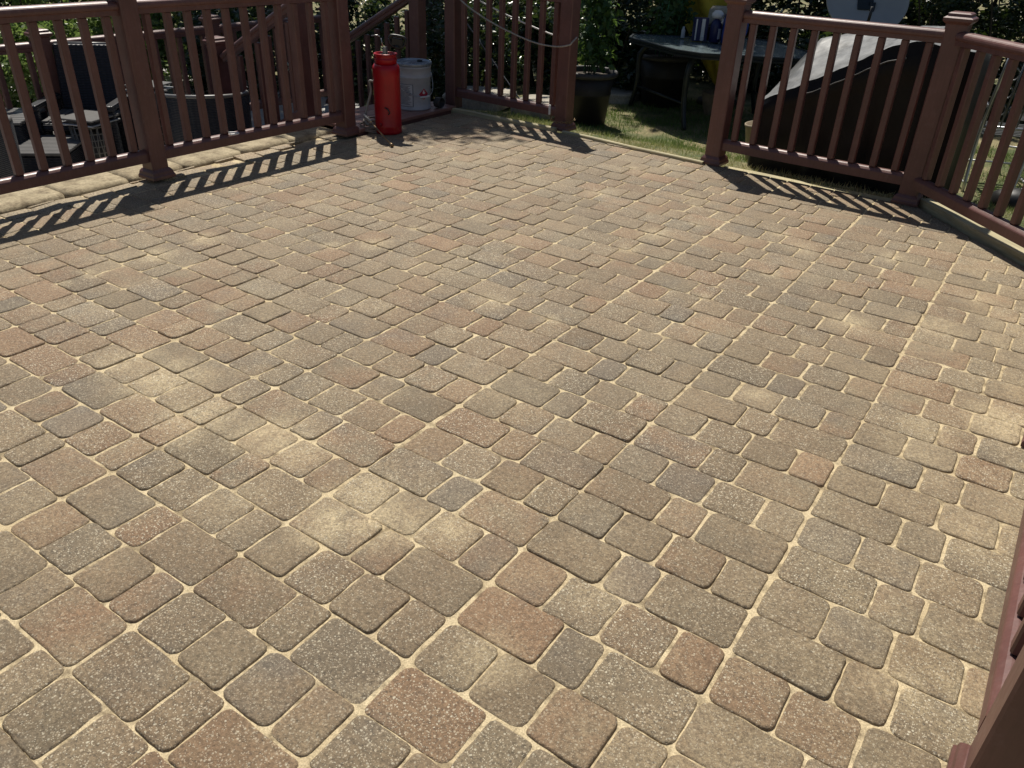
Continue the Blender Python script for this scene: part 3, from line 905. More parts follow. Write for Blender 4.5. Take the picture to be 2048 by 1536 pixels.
# ------------------------------------------------------------------ cords, chain, pole at the back left panel
t = MB()
t.tube(smooth_path([(-4.09, 4.24, .96), (-3.95, 4.215, .845), (-3.66, 4.205, .725), (-3.30, 4.20, .630), (-3.08, 4.20, .612), (-2.955, 4.205, .632), (-2.935, 4.225, .655), (-2.94, 4.29, .68)], 8), .0058, 8)
tag(t.build('slack_cord', M['cord'], loc=(-3.0, 4.2, .62)), 'pale slack cord sagging across the front of the railing to the post', 'cord')
t = MB(); t.tube(sag((-4.10, 4.375, .915), (-3.03, 4.335, .645), .025), .0062, 8)
tag(t.build('taut_rope', M['white_cord'], loc=(-3.5, 4.35, .75)), 'bright white rope running behind the balusters above the slack cord', 'rope')
t = MB(); t.tube([(-4.16, 4.47, .71), (-3.545, 4.50, .10), (-3.49, 4.505, .045)], .0062, 8)
tag(t.build('garden_pole', M['grey_metal'], loc=(-3.5, 4.5, .05)), 'thin grey pole leaning diagonally behind the railing with the cords', 'pole')
def chain():
    root = empty('chain', (-2.99, 4.2, .07)); tag(root, 'rusty chain wound round the foot of the gap post', 'chain')
    inv = Matrix.Translation((2.99, -4.2, -.07))
    pts = []
    for i in range(26):
        a = R(200 + i * 14.4); s = .078 / max(abs(math.cos(a)), abs(math.sin(a))) * .93
        pts.append(Vector((-3.0 + s * math.cos(a), 4.268 + s * math.sin(a), .078 + .007 * math.sin(i))))
    pts += [Vector((-3.085, 4.22, .085 + .018 * k)) for k in range(4)]
    t = MB()
    for i in range(len(pts) - 1):
        d = (pts[i + 1] - pts[i]).normalized(); c = (pts[i] + pts[i + 1]) / 2
        n = Vector((0, 0, 1)) if i % 2 else d.cross(Vector((0, 0, 1))).normalized()
        s = d.cross(n).normalized() if abs(d.dot(n)) < .9 else Vector((1, 0, 0))
        t.tube([c + d * (.0125 * math.cos(q)) + s * (.0075 * math.sin(q)) for q in np.linspace(0, 2 * math.pi, 11)], .0026, 6)
    t.build('links', M['brass'], root).matrix_parent_inverse = inv
    t = MB(); t.box((-3.088, 4.205, .155), (.016, .014, .075), bev=.005); t.build('tag_clip', M['white'], root).matrix_parent_inverse = inv
chain()
# small solar garden globe on a stake and white hose clip
t = MB(); t.lathe([(.0, -.03), (.018, -.026), (.03, 0), (.022, .03), (.0, .036)], n=16, caps=False)
o = tag(t.build('garden_globe', M['paper'], loc=(0, 0, 0)), 'small pale globe hanging behind the railing with the cords', 'garden light'); o.location = (-4.43, 5.05, .43)
t = MB(); t.tube([(.05 * math.cos(a), .028 * math.sin(a), 0) for a in np.linspace(R(-100), R(100), 14)], .006, 8)
o = tag(t.build('plastic_loop', M['white']), 'small white plastic loop resting on the left bottom rail', 'clip'); o.location = (-4.125, 2.03, .184); o.rotation_euler = (0, 0, R(60))

# stone slabs beyond the railing
for i, (x, y, sx, sy, rz, lab) in enumerate([(-4.62, 5.35, .62, .60, 12, 'pale stone slab on the grass behind the left of the corded railing'), (-3.98, 5.45, .45, .5, 8, 'second stone slab behind the corded railing, partly in shade'), (-4.1, 6.6, 1.1, .4, 4, 'far flat stone slab beside the dark planter pot')]):
    t = MB(); N = 20; ring = [(sx / 2 * math.copysign(abs(math.cos(a)) ** .35, math.cos(a)) * (1 + .04 * noise.noise((a * 2, i, 0))), sy / 2 * math.copysign(abs(math.sin(a)) ** .35, math.sin(a)), 0) for a in np.linspace(0, 2 * math.pi, N, endpoint=False)]
    t.loft([[(p[0], p[1], -.10) for p in ring], [(p[0], p[1], .01) for p in ring], [(p[0] * .96, p[1] * .96, .025) for p in ring]])
    o = tag(t.build('stone_slab', M['slab']), lab, 'slab', 'stone slabs in the grass'); o.location = (x, y, lawn_z(x, y) + (.11 if i < 2 else .05)); o.rotation_euler = (0, R(-2), R(rz))

# ------------------------------------------------------------------ glass table with things on it
TZ = .475
def glass_table():
    top = [(-3.55, 6.40), (-3.47, 6.18), (-2.78, 5.74), (-2.52, 5.70), (-1.72, 6.10), (-1.62, 6.34), (-2.28, 7.02), (-2.56, 7.08)]
    c = Vector((sum(p[0] for p in top) / 8, sum(p[1] for p in top) / 8, 0))
    root = empty('patio_table', (c.x, c.y, -.2)); tag(root, 'dark eight-sided glass-top patio table on the shaded lawn', 'table')
    inv = Matrix.Translation((-c.x, -c.y, .2))
    def put(mb, nm, mt): mb.build(nm, mt, root).matrix_parent_inverse = inv
    def off(k, z): return [(c.x + (p[0] - c.x) * k, c.y + (p[1] - c.y) * k, z) for p in top]
    t = MB(); t.loft([off(.965, TZ - .012), off(.965, TZ - .002)]); put(t, 'glass_top', M['glass'])
    t = MB(); t.loft([off(.968, TZ - .002), off(.972, TZ + .006), off(.995, TZ + .006), off(1.0, TZ), off(1.0, TZ - .016), off(.985, TZ - .020), off(.985, TZ - .026), off(.998, TZ - .030), off(.998, TZ - .046), off(.96, TZ - .05), off(.96, TZ - .014)], caps=False); put(t, 'rim', M['dark_metal'])
    for (x, y, lx, ly, zb) in ((-2.68, 5.84, -2.62, 5.79, -.2), (-3.42, 6.36, -3.5, 6.42, -.2), (-1.78, 6.22, -1.74, 6.2, -.2), (-2.42, 6.92, -2.4, 7.0, -.2)):
        t = MB(); t.tube(smooth_path([(x + (c.x - x) * .12, y + (c.y - y) * .12, TZ - .05), (x, y, TZ - .18), (x, y, .05), (lx, ly, zb)]), .030, 12, .022); put(t, 'leg', M['dark_metal'])
    t = MB(); t.tube([(-2.68, 5.84, .02), (-3.42, 6.36, .02)], .012); t.tube([(-1.78, 6.22, .02), (-2.42, 6.92, .02)], .012); put(t, 'stretcher', M['dark_metal'])
glass_table()
def carton():
    root = empty('carton', (-2.86, 6.42, TZ + .008), R(35)); tag(root, 'dark blue carton with white stripes at the left of the table items', 'box')
    t = MB(); t.box((0, 0, .10), (.13, .07, .20)); t.build('box', M['navy'], root)
    t = MB(); t.box((-.045, -.036, .10), (.012, .004, .18), bev=.001); t.box((.018, -.036, .10), (.032, .004, .185), bev=.001); t.build('white_stripe', M['white'], root)
    t = MB(); t.lathe([(.018, 0), (.018, .003)], (.018, -.0385, .022), n=16, ax=(Vector((1, 0, 0)), Vector((0, 0, 1)), Vector((0, -1, 0)))); t.build('round_seal', M['paper'], root)
carton()
def bottle():
    root = empty('bottle', (-2.72, 6.45, TZ + .008), R(35)); tag(root, 'navy bottle with a round white top beside the carton', 'bottle')
    t = MB(); t.lathe([(.045, 0), (.05, .006), (.05, .15), (.04, .18), (.02, .195), (.02, .205)], n=28); t.build('bottle_body', M['navy'], root)
    t = MB(); t.lathe([(.0, .272), (.03, .268), (.052, .245), (.055, .225), (.045, .205), (.0, .203)], n=28, caps=False); t.build('white_cap', M['white'], root)
    t = MB(); t.tube([(.035, -.01, .21), (.052, -.02, .19), (.04, -.03, .165)], .010, 8); t.build('trigger', M['white'], root)
    t = MB()
    vs = [(.051 * math.cos(R(a)), .051 * math.sin(R(a)), z) for a in range(-75, -14, 10) for z in (.03, .12)]
    t.add(vs, [(2 * i, 2 * i + 2, 2 * i + 3, 2 * i + 1) for i in range(6)], True); t.build('oval_label', M['paper'], root)
bottle()
def jug():
    root = empty('blue_jug', (-2.565, 6.47, TZ + .008), R(35)); tag(root, 'bright blue plastic jug with lid next to the railing post', 'jug')
    def sq(w, d, z): return [(w * math.copysign(abs(math.cos(a)) ** .5, math.cos(a)), d * math.copysign(abs(math.sin(a)) ** .5, math.sin(a)), z) for a in np.linspace(0, 2 * math.pi, 24, endpoint=False)]
    t = MB(); t.loft([sq(.082, .065, 0), sq(.088, .07, .008), sq(.088, .07, .17), sq(.085, .066, .176), sq(.088, .07, .182), sq(.084, .066, .22)], True); t.build('jug_body', M['blue'], root)
    t = MB(); t.loft([sq(.088, .07, .222), sq(.09, .072, .228), sq(.086, .068, .246), sq(.06, .05, .25)], True); t.build('jug_lid', M['navy'], root)
    t = MB(); t.tube(smooth_path([(.08, 0, .2), (.125, 0, .19), (.125, 0, .09), (.085, 0, .06)]), .012, 8); t.build('jug_handle', M['blue'], root)
jug()
t = MB(); N = 18
rings = []
for k in range(7):
    z = k / 6 * .17; s = (1 - .25 * (k / 6)) * (1.06 if 0 < k < 6 else .9)
    rings.append([(.16 * s * math.copysign(abs(math.cos(a)) ** .6, math.cos(a)) + .012 * noise.noise((a * 2, z * 9, 0)), .07 * s * math.sin(a) + .01 * noise.noise((a * 3, z * 12, 5)), z) for a in np.linspace(0, 2 * math.pi, N, endpoint=False)])
t.loft(rings, True)
o = tag(t.build('canvas_bag', M['beige']), 'beige canvas bag standing behind the navy bottle on the table', 'bag'); o.location = (-2.78, 6.75, TZ + .12); o.rotation_euler = (0, 0, R(30))
t = MB(); t.box((0, 0, .06), (.34, .18, .12), bev=.008); o = tag(t.build('crate', M['black']), 'flat black crate under the beige bag', 'crate'); o.location = (-2.77, 6.76, TZ - .001); o.rotation_euler = (0, 0, R(30))
t = MB(); t.lathe([(.016, 0), (.018, .004), (.018, .07), (.010, .08), (.010, .10)], n=16); o = tag(t.build('small_bottle', M['paper']), 'tiny pale bottle at the back left of the glass table', 'bottle'); o.location = (-3.06, 6.50, TZ + .007)
# yellow folded cloth umbrella behind / through the table
def yellow():
    root = empty('folded_umbrella', (-2.87, 7.17, -.2)); tag(root, 'folded yellow cloth umbrella tapering down behind the glass table', 'umbrella')
    t = MB(); rings = []
    for k in range(15):
        u = k / 14.; z = .18 + 1.3 * u; r0 = .05 + .50 * u; ring = []
        for i in range(40):
            a = 2 * math.pi * i / 40
            r = r0 * (1 + .20 * math.sin(a * 8 + u * 2) + .08 * noise.noise((a * 2, u * 5, 1)))
            ring.append((r * math.cos(a) - .37 * u, r * .6 * math.sin(a), z))
        rings.append(ring)
    t.loft(rings, True); t.build('cloth', M['yellow'], root)
    t = MB(); t.tube([(0, 0, 0), (-.05, 0, .2), (-.45, 0, 1.6)], .018, 10); t.build('umbrella_pole', M['grey_metal'], root)
    t = MB(); t.lathe([(.2, 0), (.21, .02), (.2, .05), (.05, .08), (.03, .14)], n=28); t.build('base', M['black_pot'], root)
yellow()
# pots with staked plants
def leaf_mesh(name, clumps, size, m, parent=None, seed=1, squash=1., droop=.2, loc=None):
    rg = np.random.default_rng(seed)
    V = []; Fc = []; C = []
    P_ = []; S_ = []
    for (c, r, n) in clumps:
        r = np.array(r if hasattr(r, '__len__') else (r, r, r))
        d = rg.normal(size=(n, 3)); d /= np.linalg.norm(d, axis=1)[:, None]
        rr = rg.random(n) ** .45
        P_.append(np.array(c) + d * rr[:, None] * r); S_.append(np.full(n, 1.))
    P_ = np.concatenate(P_); n = len(P_)
    s = size * rg.uniform(.6, 1.3, n)
    ax = rg.normal(size=(n, 3)); ax[:, 2] = ax[:, 2] * .5 - droop; ax /= np.linalg.norm(ax, axis=1)[:, None]
    w = rg.normal(size=(n, 3)); w -= (w * ax).sum(1)[:, None] * ax; w /= np.linalg.norm(w, axis=1)[:, None]
    nn = np.cross(ax, w)
    base = P_; tip = P_ + ax * s[:, None]
    mid = P_ + ax * (s * .48)[:, None]
    lft = mid + w * (s * .27)[:, None] + nn * (s * .09)[:, None]; rgt = mid - w * (s * .27)[:, None] + nn * (s * .09)[:, None]
    Vv = np.stack([base, lft, tip, rgt], 1).reshape(-1, 3)
    idx = np.arange(n) * 4
    faces = np.concatenate([np.stack([idx, idx + 2, idx + 1], 1), np.stack([idx, idx + 3, idx + 2], 1)])
    me = bpy.data.meshes.new(name)
    if loc is not None: Vv = Vv - np.array(loc)
    me.vertices.add(len(Vv)); me.vertices.foreach_set('co', Vv.ravel())
    me.loops.add(len(faces) * 3); me.loops.foreach_set('vertex_index', faces.ravel().astype(np.int32))
    me.polygons.add(len(faces)); me.polygons.foreach_set('loop_start', (np.arange(len(faces)) * 3).astype(np.int32))
    me.update(calc_edges=True); me.validate()
    at = me.color_attributes.new('col_a', 'FLOAT_COLOR', 'POINT')
    cv = np.repeat(rg.random(n), 4); at.data.foreach_set('color', np.stack([cv, cv, cv, np.ones_like(cv)], 1).astype(np.float32).ravel())
    me.materials.append(m)
    o = bpy.data.objects.new(name, me); col.objects.link(o)
    if loc is not None: o.location = loc
    if parent is not None: o.parent = parent
    return o
def pot(x, y, r, h, label, zg):
    root = empty('planter_pot', (x, y, zg)); tag(root, label, 'pot', 'black planter pots by the hedge')
    t = MB(); t.lathe([(r * .66, 0), (r * .70, .01), (r * .80, h * .55), (r * .82, h * .56), (r * .82, h * .60), (r * .81, h * .62), (r * .93, h - .05)], n=40); t.build('pot_body', M['black_pot'], root)
    t = MB(); t.lathe([(r * .93, h - .052), (r * 1.0, h - .045), (r * 1.03, h - .03), (r * 1.0, h - .006), (r * .96, h), (r * .90, h - .004), (r * .88, h - .05)], n=40, caps=False); t.build('pot_rim', M['rim_grey'], root)
    t = MB(); t.lathe([(r * .9, h - .05), (0.01, h - .035)], n=24, caps=False); t.build('potting_soil', M['bark'], root)
def plant(x, y, z, hgt, label, seed, stakes):
    root = empty('staked_plant', (x, y, z)); tag(root, label, 'plant', 'staked plants in the pots')
    rg = random.Random(seed); t = MB(); cl = []
    for k in range(6):
        a = rg.uniform(0, 6.28); p = [(0, 0, 0)]; q = Vector((.10 * math.cos(a), .10 * math.sin(a), 0))
        pts = [q * .4]
        for i in range(1, 6): pts.append(Vector((q.x + rg.uniform(-.06, .06), q.y + rg.uniform(-.06, .06), hgt * i / 5 * rg.uniform(.8, 1.05))))
        t.tube(smooth_path(pts, 4), .006, 6, .003)
        for p in pts[1:]: cl.append(((p.x, p.y, p.z), (.13, .13, .11), 42))
    t.build('stem', M['leaf_tomato_stem'], root)
    leaf_mesh('foliage', cl, .075, M['leaf_tomato'], root, seed, droop=.5)
    t = MB()
    for (dx, dy, tx, ty, h) in stakes: t.tube([(dx, dy, 0), (dx + tx, dy + ty, h)], .0055, 8)
    t.build('stake', M['green_stake'], root)
M['leaf_tomato_stem'] = simple('green_stem', (.05, .10, .03), .6)
pot(-3.44, 5.42, .25, .46, 'large black planter pot with dusty rim right of the chained post', -.19)
plant(-3.44, 5.42, .24, .95, 'leafy green plant in the pot right of the chained post', 5, [(-.05, -.02, .06, -.01, 1.15), (.10, .08, -.02, .03, .9)])
pot(-3.30, 6.72, .29, .50, 'black planter pot in deep shade under the glass table edge', -.2)
plant(-3.30, 6.72, .27, 1.0, 'leafy green plant with two pale stakes behind the glass table', 9, [(-.06, -.05, .10, .0, 1.2), (.06, 0, .06, .02, 1.1), (-.14, .03, .02, .03, .9)])
# small pots and bits beneath the table and behind the railing
def bowl(x, y, z, r, h, m, lab, nm='bowl', tilt=(0, 0)):
    t = MB(); t.lathe([(r * .55, 0), (r * .8, h * .35), (r, h * .9), (r * 1.04, h), (r * .95, h), (r * .7, h * .4), (.01, h * .15)], n=28, caps=False)
    o = tag(t.build(nm, m), lab, nm.replace('_', ' ')); o.location = (x, y, z); o.rotation_euler = (tilt[0], tilt[1], 0)
bowl(-1.92, 6.75, .05, .14, .15, M['beige'], 'beige bowl seen through the railing left of the grill cover')
bowl(-2.70, 6.62, -.2, .12, .22, M['clay'], 'weathered clay pot on the ground under the glass table', 'clay_pot')
t = MB(); t.lathe([(.075, 0), (.08, .01), (.092, .26), (.098, .265), (.098, .28), (.088, .28), (.08, .05)], n=28)
o = tag(t.build('tan_bucket', M['tan_bucket']), 'tan plastic bucket just behind the railing post before the glass table', 'bucket'); o.location = (-1.64, 4.92, -.12); o.rotation_euler = (R(4), R(-6), 0)

# ------------------------------------------------------------------ covered grill
def grill():
    root = empty('covered_grill', (-.95, 4.85, -.1)); tag(root, 'barbecue grill under a black vinyl cover with a sunlit sloping top', 'grill')
    inv = Matrix.Translation((.95, -4.85, .1))
    NX, NY = 48, 22
    x0, x1, y0, y1 = -1.53, -.30, 4.45, 5.15
    def top(u, v):
        x = x0 + (x1 - x0) * u
        # front edge rises from the left shelf to the hood, the back edge is higher
        zf = np.interp(x, [-1.60, -1.52, -1.30, -1.05, -.80, -.60, -.30], [.36, .41, .53, .67, .82, .87, .83])
        zb = np.interp(x, [-1.60, -1.52, -1.38, -1.05, -.80, -.60, -.30], [.42, .56, .76, .84, .88, .90, .85])
        s = min(1., v * 1.25)
        z = zf + (zb - zf) * s
        z += .012 * noise.noise((x * 5, v * 3, 0)) + .010 * noise.noise((x * 14 + v * 9, v * 7, 3)) + .008 * abs(noise.noise((x * 7 - v * 10, v * 4, 8)))
        return x, y0 + (y1 - y0) * v, z
    vs = [top(i / NX, j / NY) for j in range(NY + 1) for i in range(NX + 1)]
    W = NX + 1
    fs = [(j * W + i, j * W + i + 1, (j + 1) * W + i + 1, (j + 1) * W + i) for j in range(NY) for i in range(NX)]
    t = MB(); t.add(vs, fs, True)
    # hanging skirt with folds
    loop = [(j, 0) for j in range(0)]
    per = [(i, 0) for i in range(NX + 1)] + [(NX, j) for j in range(1, NY + 1)] + [(i, NY) for i in range(NX - 1, -1, -1)] + [(0, j) for j in range(NY - 1, 0, -1)]
    ctr = Vector(((x0 + x1) / 2, (y0 + y1) / 2, 0))
    rings = []; K = 14; ground = -.09
    for k in range(K + 1):
        ring = []
        for q, (i, j) in enumerate(per):
            px, py, pz = vs[j * W + i]
            h = k / K; out = Vector((px - ctr.x, (py - ctr.y) * 1.6, 0)).normalized()
            fold = .032 * h * math.sin(q * .55 + 1.5 * noise.noise((q * .11, 0, 0))) + .02 * h * noise.noise((q * .25, h * 2, 7)) + .02 * math.sin(min(1, h * 5) * 1.57)
            if j == 0: fold += .035 * math.exp(-((h - .14) / .05) ** 2) * (1 if i < NX * .75 else .3) * .6
            ring.append((px + out.x * fold, py + out.y * fold, pz + (ground + .02 * noise.noise((q * .2, 1, 1)) - pz) * h))
        rings.append(ring)
    t.loft(rings, True, caps=False)
    t.build('vinyl_cover', M['cover'], root).matrix_parent_inverse = inv
    t = MB(); pts = []
    for i in range(10, NX - 14):
        px, py, pz = vs[i]
        pts.append((px + .0, py - .030, pz - .075 - .02 * (i / NX)))
    t.tube(pts, .006, 6); t.build('hem_piping', M['rim_grey'], root).matrix_parent_inverse = inv
    for (x, y) in ((-1.5, 4.52), (-.4, 4.52), (-1.5, 5.08), (-.4, 5.08)):
        t = MB(); t.lathe([(.04, -.016), (.05, -.012), (.05, .012), (.04, .016)], (x, y, -.07), n=20, ax=(Vector((0, 1, 0)), Vector((0, 0, 1)), Vector((1, 0, 0)))); t.build('caster_wheel', M['black'], root).matrix_parent_inverse = inv
grill()
def dish():
    root = empty('oval_dish', (-1.30, 5.95, -.2)); tag(root, 'grey oval dish on a post standing behind the covered grill', 'dish')
    t = MB(); rings = []
    nrm = Vector((.45, -.75, .48)).normalized(); X = Vector((0, 0, 1)).cross(nrm).normalized(); Y = nrm.cross(X)
    c = Vector((-.03, 0, 1.17))
    N = 40
    for (k, d) in ((.02, -.055), (.4, -.045), (.75, -.018), (1.0, .0), (1.015, .0), (1.015, -.012), (.75, -.03), (.4, -.058), (.02, -.068)):
        rings.append([c + X * (.31 * k * math.cos(a)) + Y * (.27 * k * math.sin(a)) + nrm * d for a in np.linspace(0, 2 * math.pi, N, endpoint=False)])
    t.loft(rings, True); t.build('reflector', M['dish'], root)
    t = MB(); t.tube([c - Y * .20 + nrm * .0, c - Y * .17 + nrm * .05, c - Y * .10 + nrm * .10], .012, 8); t.build('feed_arm', M['black'], root)
    t = MB(); t.tube([(0, .05, 0), (0, .05, 1.15)], .025, 12); t.box(c - nrm * .10, (.12, .12, .12), (X, Y, nrm)); t.build('mast', M['dark_metal'], root)
dish()
# metal garden chairs at the right
def metal_chair(x, y, z, rz, label, grp='grey metal chairs by the right railing'):
    root = empty('metal_chair', (x, y, z), R(rz)); tag(root, label, 'chair', grp)
    t = MB()
    for s in (-1, 1):
        t.tube(smooth_path([(s * .24, -.24, 0), (s * .24, -.24, .40), (s * .24, -.20, .62), (s * .24, .10, .64), (s * .23, .22, .60)], 5), .012, 8)
        t.tube(smooth_path([(s * .22, .26, 0), (s * .22, .21, .40), (s * .21, .30, .95)], 5), .012, 8)
        t.tube([(s * .24, -.24, .06), (s * .22, .25, .06)], .008, 6)
    t.tube([(-.24, -.24, .40), (.24, -.24, .40)], .012, 8); t.tube([(-.24, -.24, .12), (.24, -.24, .12)], .008, 8); t.tube([(-.21, .30, .95), (.21, .30, .95)], .014, 8); t.tube([(-.22, .215, .46), (.22, .215, .46)], .010, 8)
    t.build('frame', M['silver'], root)
    t = MB()
    for k in range(9): t.bar((-.23, -.23 + k * .055, .41), (.23, -.23 + k * .055, .41), .022, .007)
    t.build('seat', M['grey_metal'], root)
    t = MB()
    for k in range(9):
        u = k / 8 - .5; t.tube([(u * .42, .222, .47), (u * .42, .295, .94)], .006, 6)
    for zz in (.58, .70, .82):
        for k in range(4):
            a = -.15 + k * .10; t.tube([(a + .04 * math.cos(q), .222 + (zz - .47) * .155, zz + .04 * math.sin(q)) for q in np.linspace(0, 6.283, 13)], .005, 6)
    t.build('backrest', M['grey_metal'], root)
    return root
metal_chair(-.12, 5.75, -.2, 200, 'grey metal chair just right of the corner post, behind the diagonal railing')
metal_chair(.36, 5.55, -.2, 160, 'grey metal chair at the right edge, half cut by the frame')
metal_chair(.10, 6.45, -.2, 185, 'farther grey metal chair behind the two at the right edge')
t = MB(); pts = []
t.lathe([(.0, 0), (.10, .0), (.13, .06), (.12, .16), (.07, .20), (.0, .21)], n=20, caps=False)
o = tag(t.build('black_sack', M['black']), 'black plastic sack lying on the grass under the right chairs', 'sack'); o.location = (.12, 5.0, -.2); o.scale = (1.2, .9, .9)

# ------------------------------------------------------------------ furniture on the lower patio
def wicker_chair():
    root = empty('wicker_chair', (-6.15, 2.25, LOW), R(41.5)); tag(root, 'tall-backed black wicker chair behind the left railing', 'chair')
    # local: x right, -y towards camera
    t = MB(); t.box((-.05, .24, .66), (.46, .06, .50), (Vector((1, 0, 0)), Vector((0, .98, -.17)), Vector((0, .17, .98))), .02); t.build('backrest', M['wicker'], root)
    t = MB(); t.tube([(-.27, .285, .905), (.17, .285, .905)], .014, 8); t.build('top_edge', M['slat'], root)
    t = MB(); t.box((-.05, -.02, .38), (.48, .50, .06), bev=.015); t.box((-.05, .16, .2), (.48, .10, .34)); t.build('seat', M['wicker'], root)
    t = MB()
    for k in range(9): t.bar((-.27 + k * .055, -.25, .418), (-.27 + k * .055, .20, .418), .045, .014)
    t.build('seat_slats', M['slat'], root)
    for s in (-1, 1):
        t = MB(); t.box((-.05 + s * .275, -.02, .52), (.07, .52, .045), bev=.012); t.box((-.05 + s * .275, -.24, .25), (.06, .05, .50), bev=.006); t.box((-.05 + s * .275, .22, .25), (.06, .05, .50), bev=.006); t.build('arm', M['wicker'], root)
wicker_chair()
def slat_table(x, y, rz, sx, sy, h, label, nm, n=11):
    root = empty(nm, (x, y, LOW), R(rz)); tag(root, label, 'table')
    t = MB(); w = sy / n
    for k in range(n): t.box((0, -sy / 2 + w * (k + .5), h - .01), (sx, w * .84, .02), bev=.004)
    t.build('slatted_top', M['slat'], root)
    t = MB(); t.box((0, 0, h - .10), (sx * .98, sy * .98, .15), bev=.01); t.build('apron', M['wicker'], root)
    for a in (-1, 1):
        for b in (-1, 1):
            t = MB(); t.box((a * sx * .45, b * sy * .45, (h - .17) / 2), (.06, .06, h - .17), bev=.006); t.build('leg', M['wicker'], root)
slat_table(-5.93, 1.76, 42, .40, .56, .32, 'low grey slatted table in front of the wicker chair, lower of two', 'slatted_ottoman', 14)
slat_table(-6.42, 1.72, 42, .40, .52, .46, 'higher grey slatted table by the left edge, in the sun', 'slatted_table', 9)
def lantern(x, y, label, h, r):
    root = empty('wire_stand', (x, y, LOW), R(20)); tag(root, label, 'side table', 'wire cage side tables')
    t = MB(); t.box((0, 0, h), (r * 1.9, r * 1.9, .014), bev=.004); t.build('square_top', M['slat'], root)
    t = MB(); t.box((0, 0, h - .035), (r * 1.95, r * 1.95, .010), bev=.003); t.build('rim_plate', M['silver'], root)
    t = MB(); N = 22
    for k in range(N):
        a = 6.283 * k / N
        t.tube([(r * .92 * math.cos(a), r * .92 * math.sin(a), h - .04), (r * .80 * math.cos(a + .25), r * .80 * math.sin(a + .25), .02)], .004, 5)
        t.tube([(r * .92 * math.cos(a), r * .92 * math.sin(a), h - .04), (r * .80 * math.cos(a - .25), r * .80 * math.sin(a - .25), .02)], .004, 5)
    for z in np.linspace(.03, h - .06, 9):
        q = r * (.80 + .12 * z / h); t.tube([(q * math.cos(a), q * math.sin(a), z) for a in np.linspace(0, 6.283, 21)], .0035, 5)
    t.build('wire_cage', M['wire'], root)
    t = MB(); t.lathe([(r * .5, .02), (r * .62, .04), (r * .62, h * .75), (r * .4, h * .8)], n=20); t.build('inner_drum', M['rim_grey'], root)
lantern(-5.90, 2.08, 'wire cage side table with a square top between the slatted table and the railing post', .47, .16)
lantern(-6.07, 2.73, 'wire cage side table half hidden by the railing post', .60, .14)
def tub_chair(x, y, rz, label):
    root = empty('tub_chair', (x, y, LOW), R(rz)); tag(root, label, 'chair', 'black wicker tub chairs')
    A = np.linspace(R(-20), R(200), 26)
    t = MB(); rings = []
    for (rr, z) in ((.32, .05), (.335, .35), (.345, .60), (.315, .60), (.30, .38), (.30, .05)):
        rings.append([(rr * math.cos(a), rr * math.sin(a), z if z < .5 else z + .03 * math.sin(a)) for a in A])
    vs = [p for r in rings for p in r]; n = len(A)
    fs = [(k * n + i, k * n + i + 1, ((k + 1) % 6) * n + i + 1, ((k + 1) % 6) * n + i) for k in range(6) for i in range(n - 1)]
    fs += [tuple(k * n for k in range(6)), tuple(k * n + n - 1 for k in reversed(range(6)))]
    t.add(vs, fs); t.build('shell', M['wicker'], root)
    t = MB(); t.tube([(.330 * math.cos(a), .330 * math.sin(a), .612 + .03 * math.sin(a)) for a in A], .016, 8); t.build('arm_rail', M['slat'], root)
    t = MB(); t.lathe([(.29, .05), (.30, .30), (.28, .36), (.1, .37), (.0, .37)], n=26, caps=False); t.build('seat', M['wicker'], root)
tub_chair(-5.42, 2.78, 222, 'black wicker tub chair with a curved back right of the railing post')
tub_chair(-5.72, 1.08, 250, 'black wicker tub chair at the left edge with a sunlit arm')
# things out beyond the far railing: tarp bundle, white framed chair
t = MB(); rings = []
for k in range(9):
    u = k / 8; s = math.sin(math.pi * (.12 + .8 * u)) ** .6
    rings.append([(.42 * s * math.cos(a) * (1 + .35 * noise.noise((a * 1.6, u * 4, 2))), .34 * s * math.sin(a) * (1 + .4 * noise.noise((a * 2.5, u * 5, 8))), .27 * u + .03 * noise.noise((a * 2, u * 6, 4))) for a in np.linspace(0, 2 * math.pi, 26, endpoint=False)])
t.loft(rings, True)
o = tag(t.build('tarp_bundle', M['teal']), 'crumpled blue tarp bundle beyond the far railing at the left', 'tarp'); o.location = (-7.35, 1.95, LOW)
metal_chair(-7.5, 1.35, LOW, 70, 'silver framed garden chair beyond the far railing at the left edge', None)

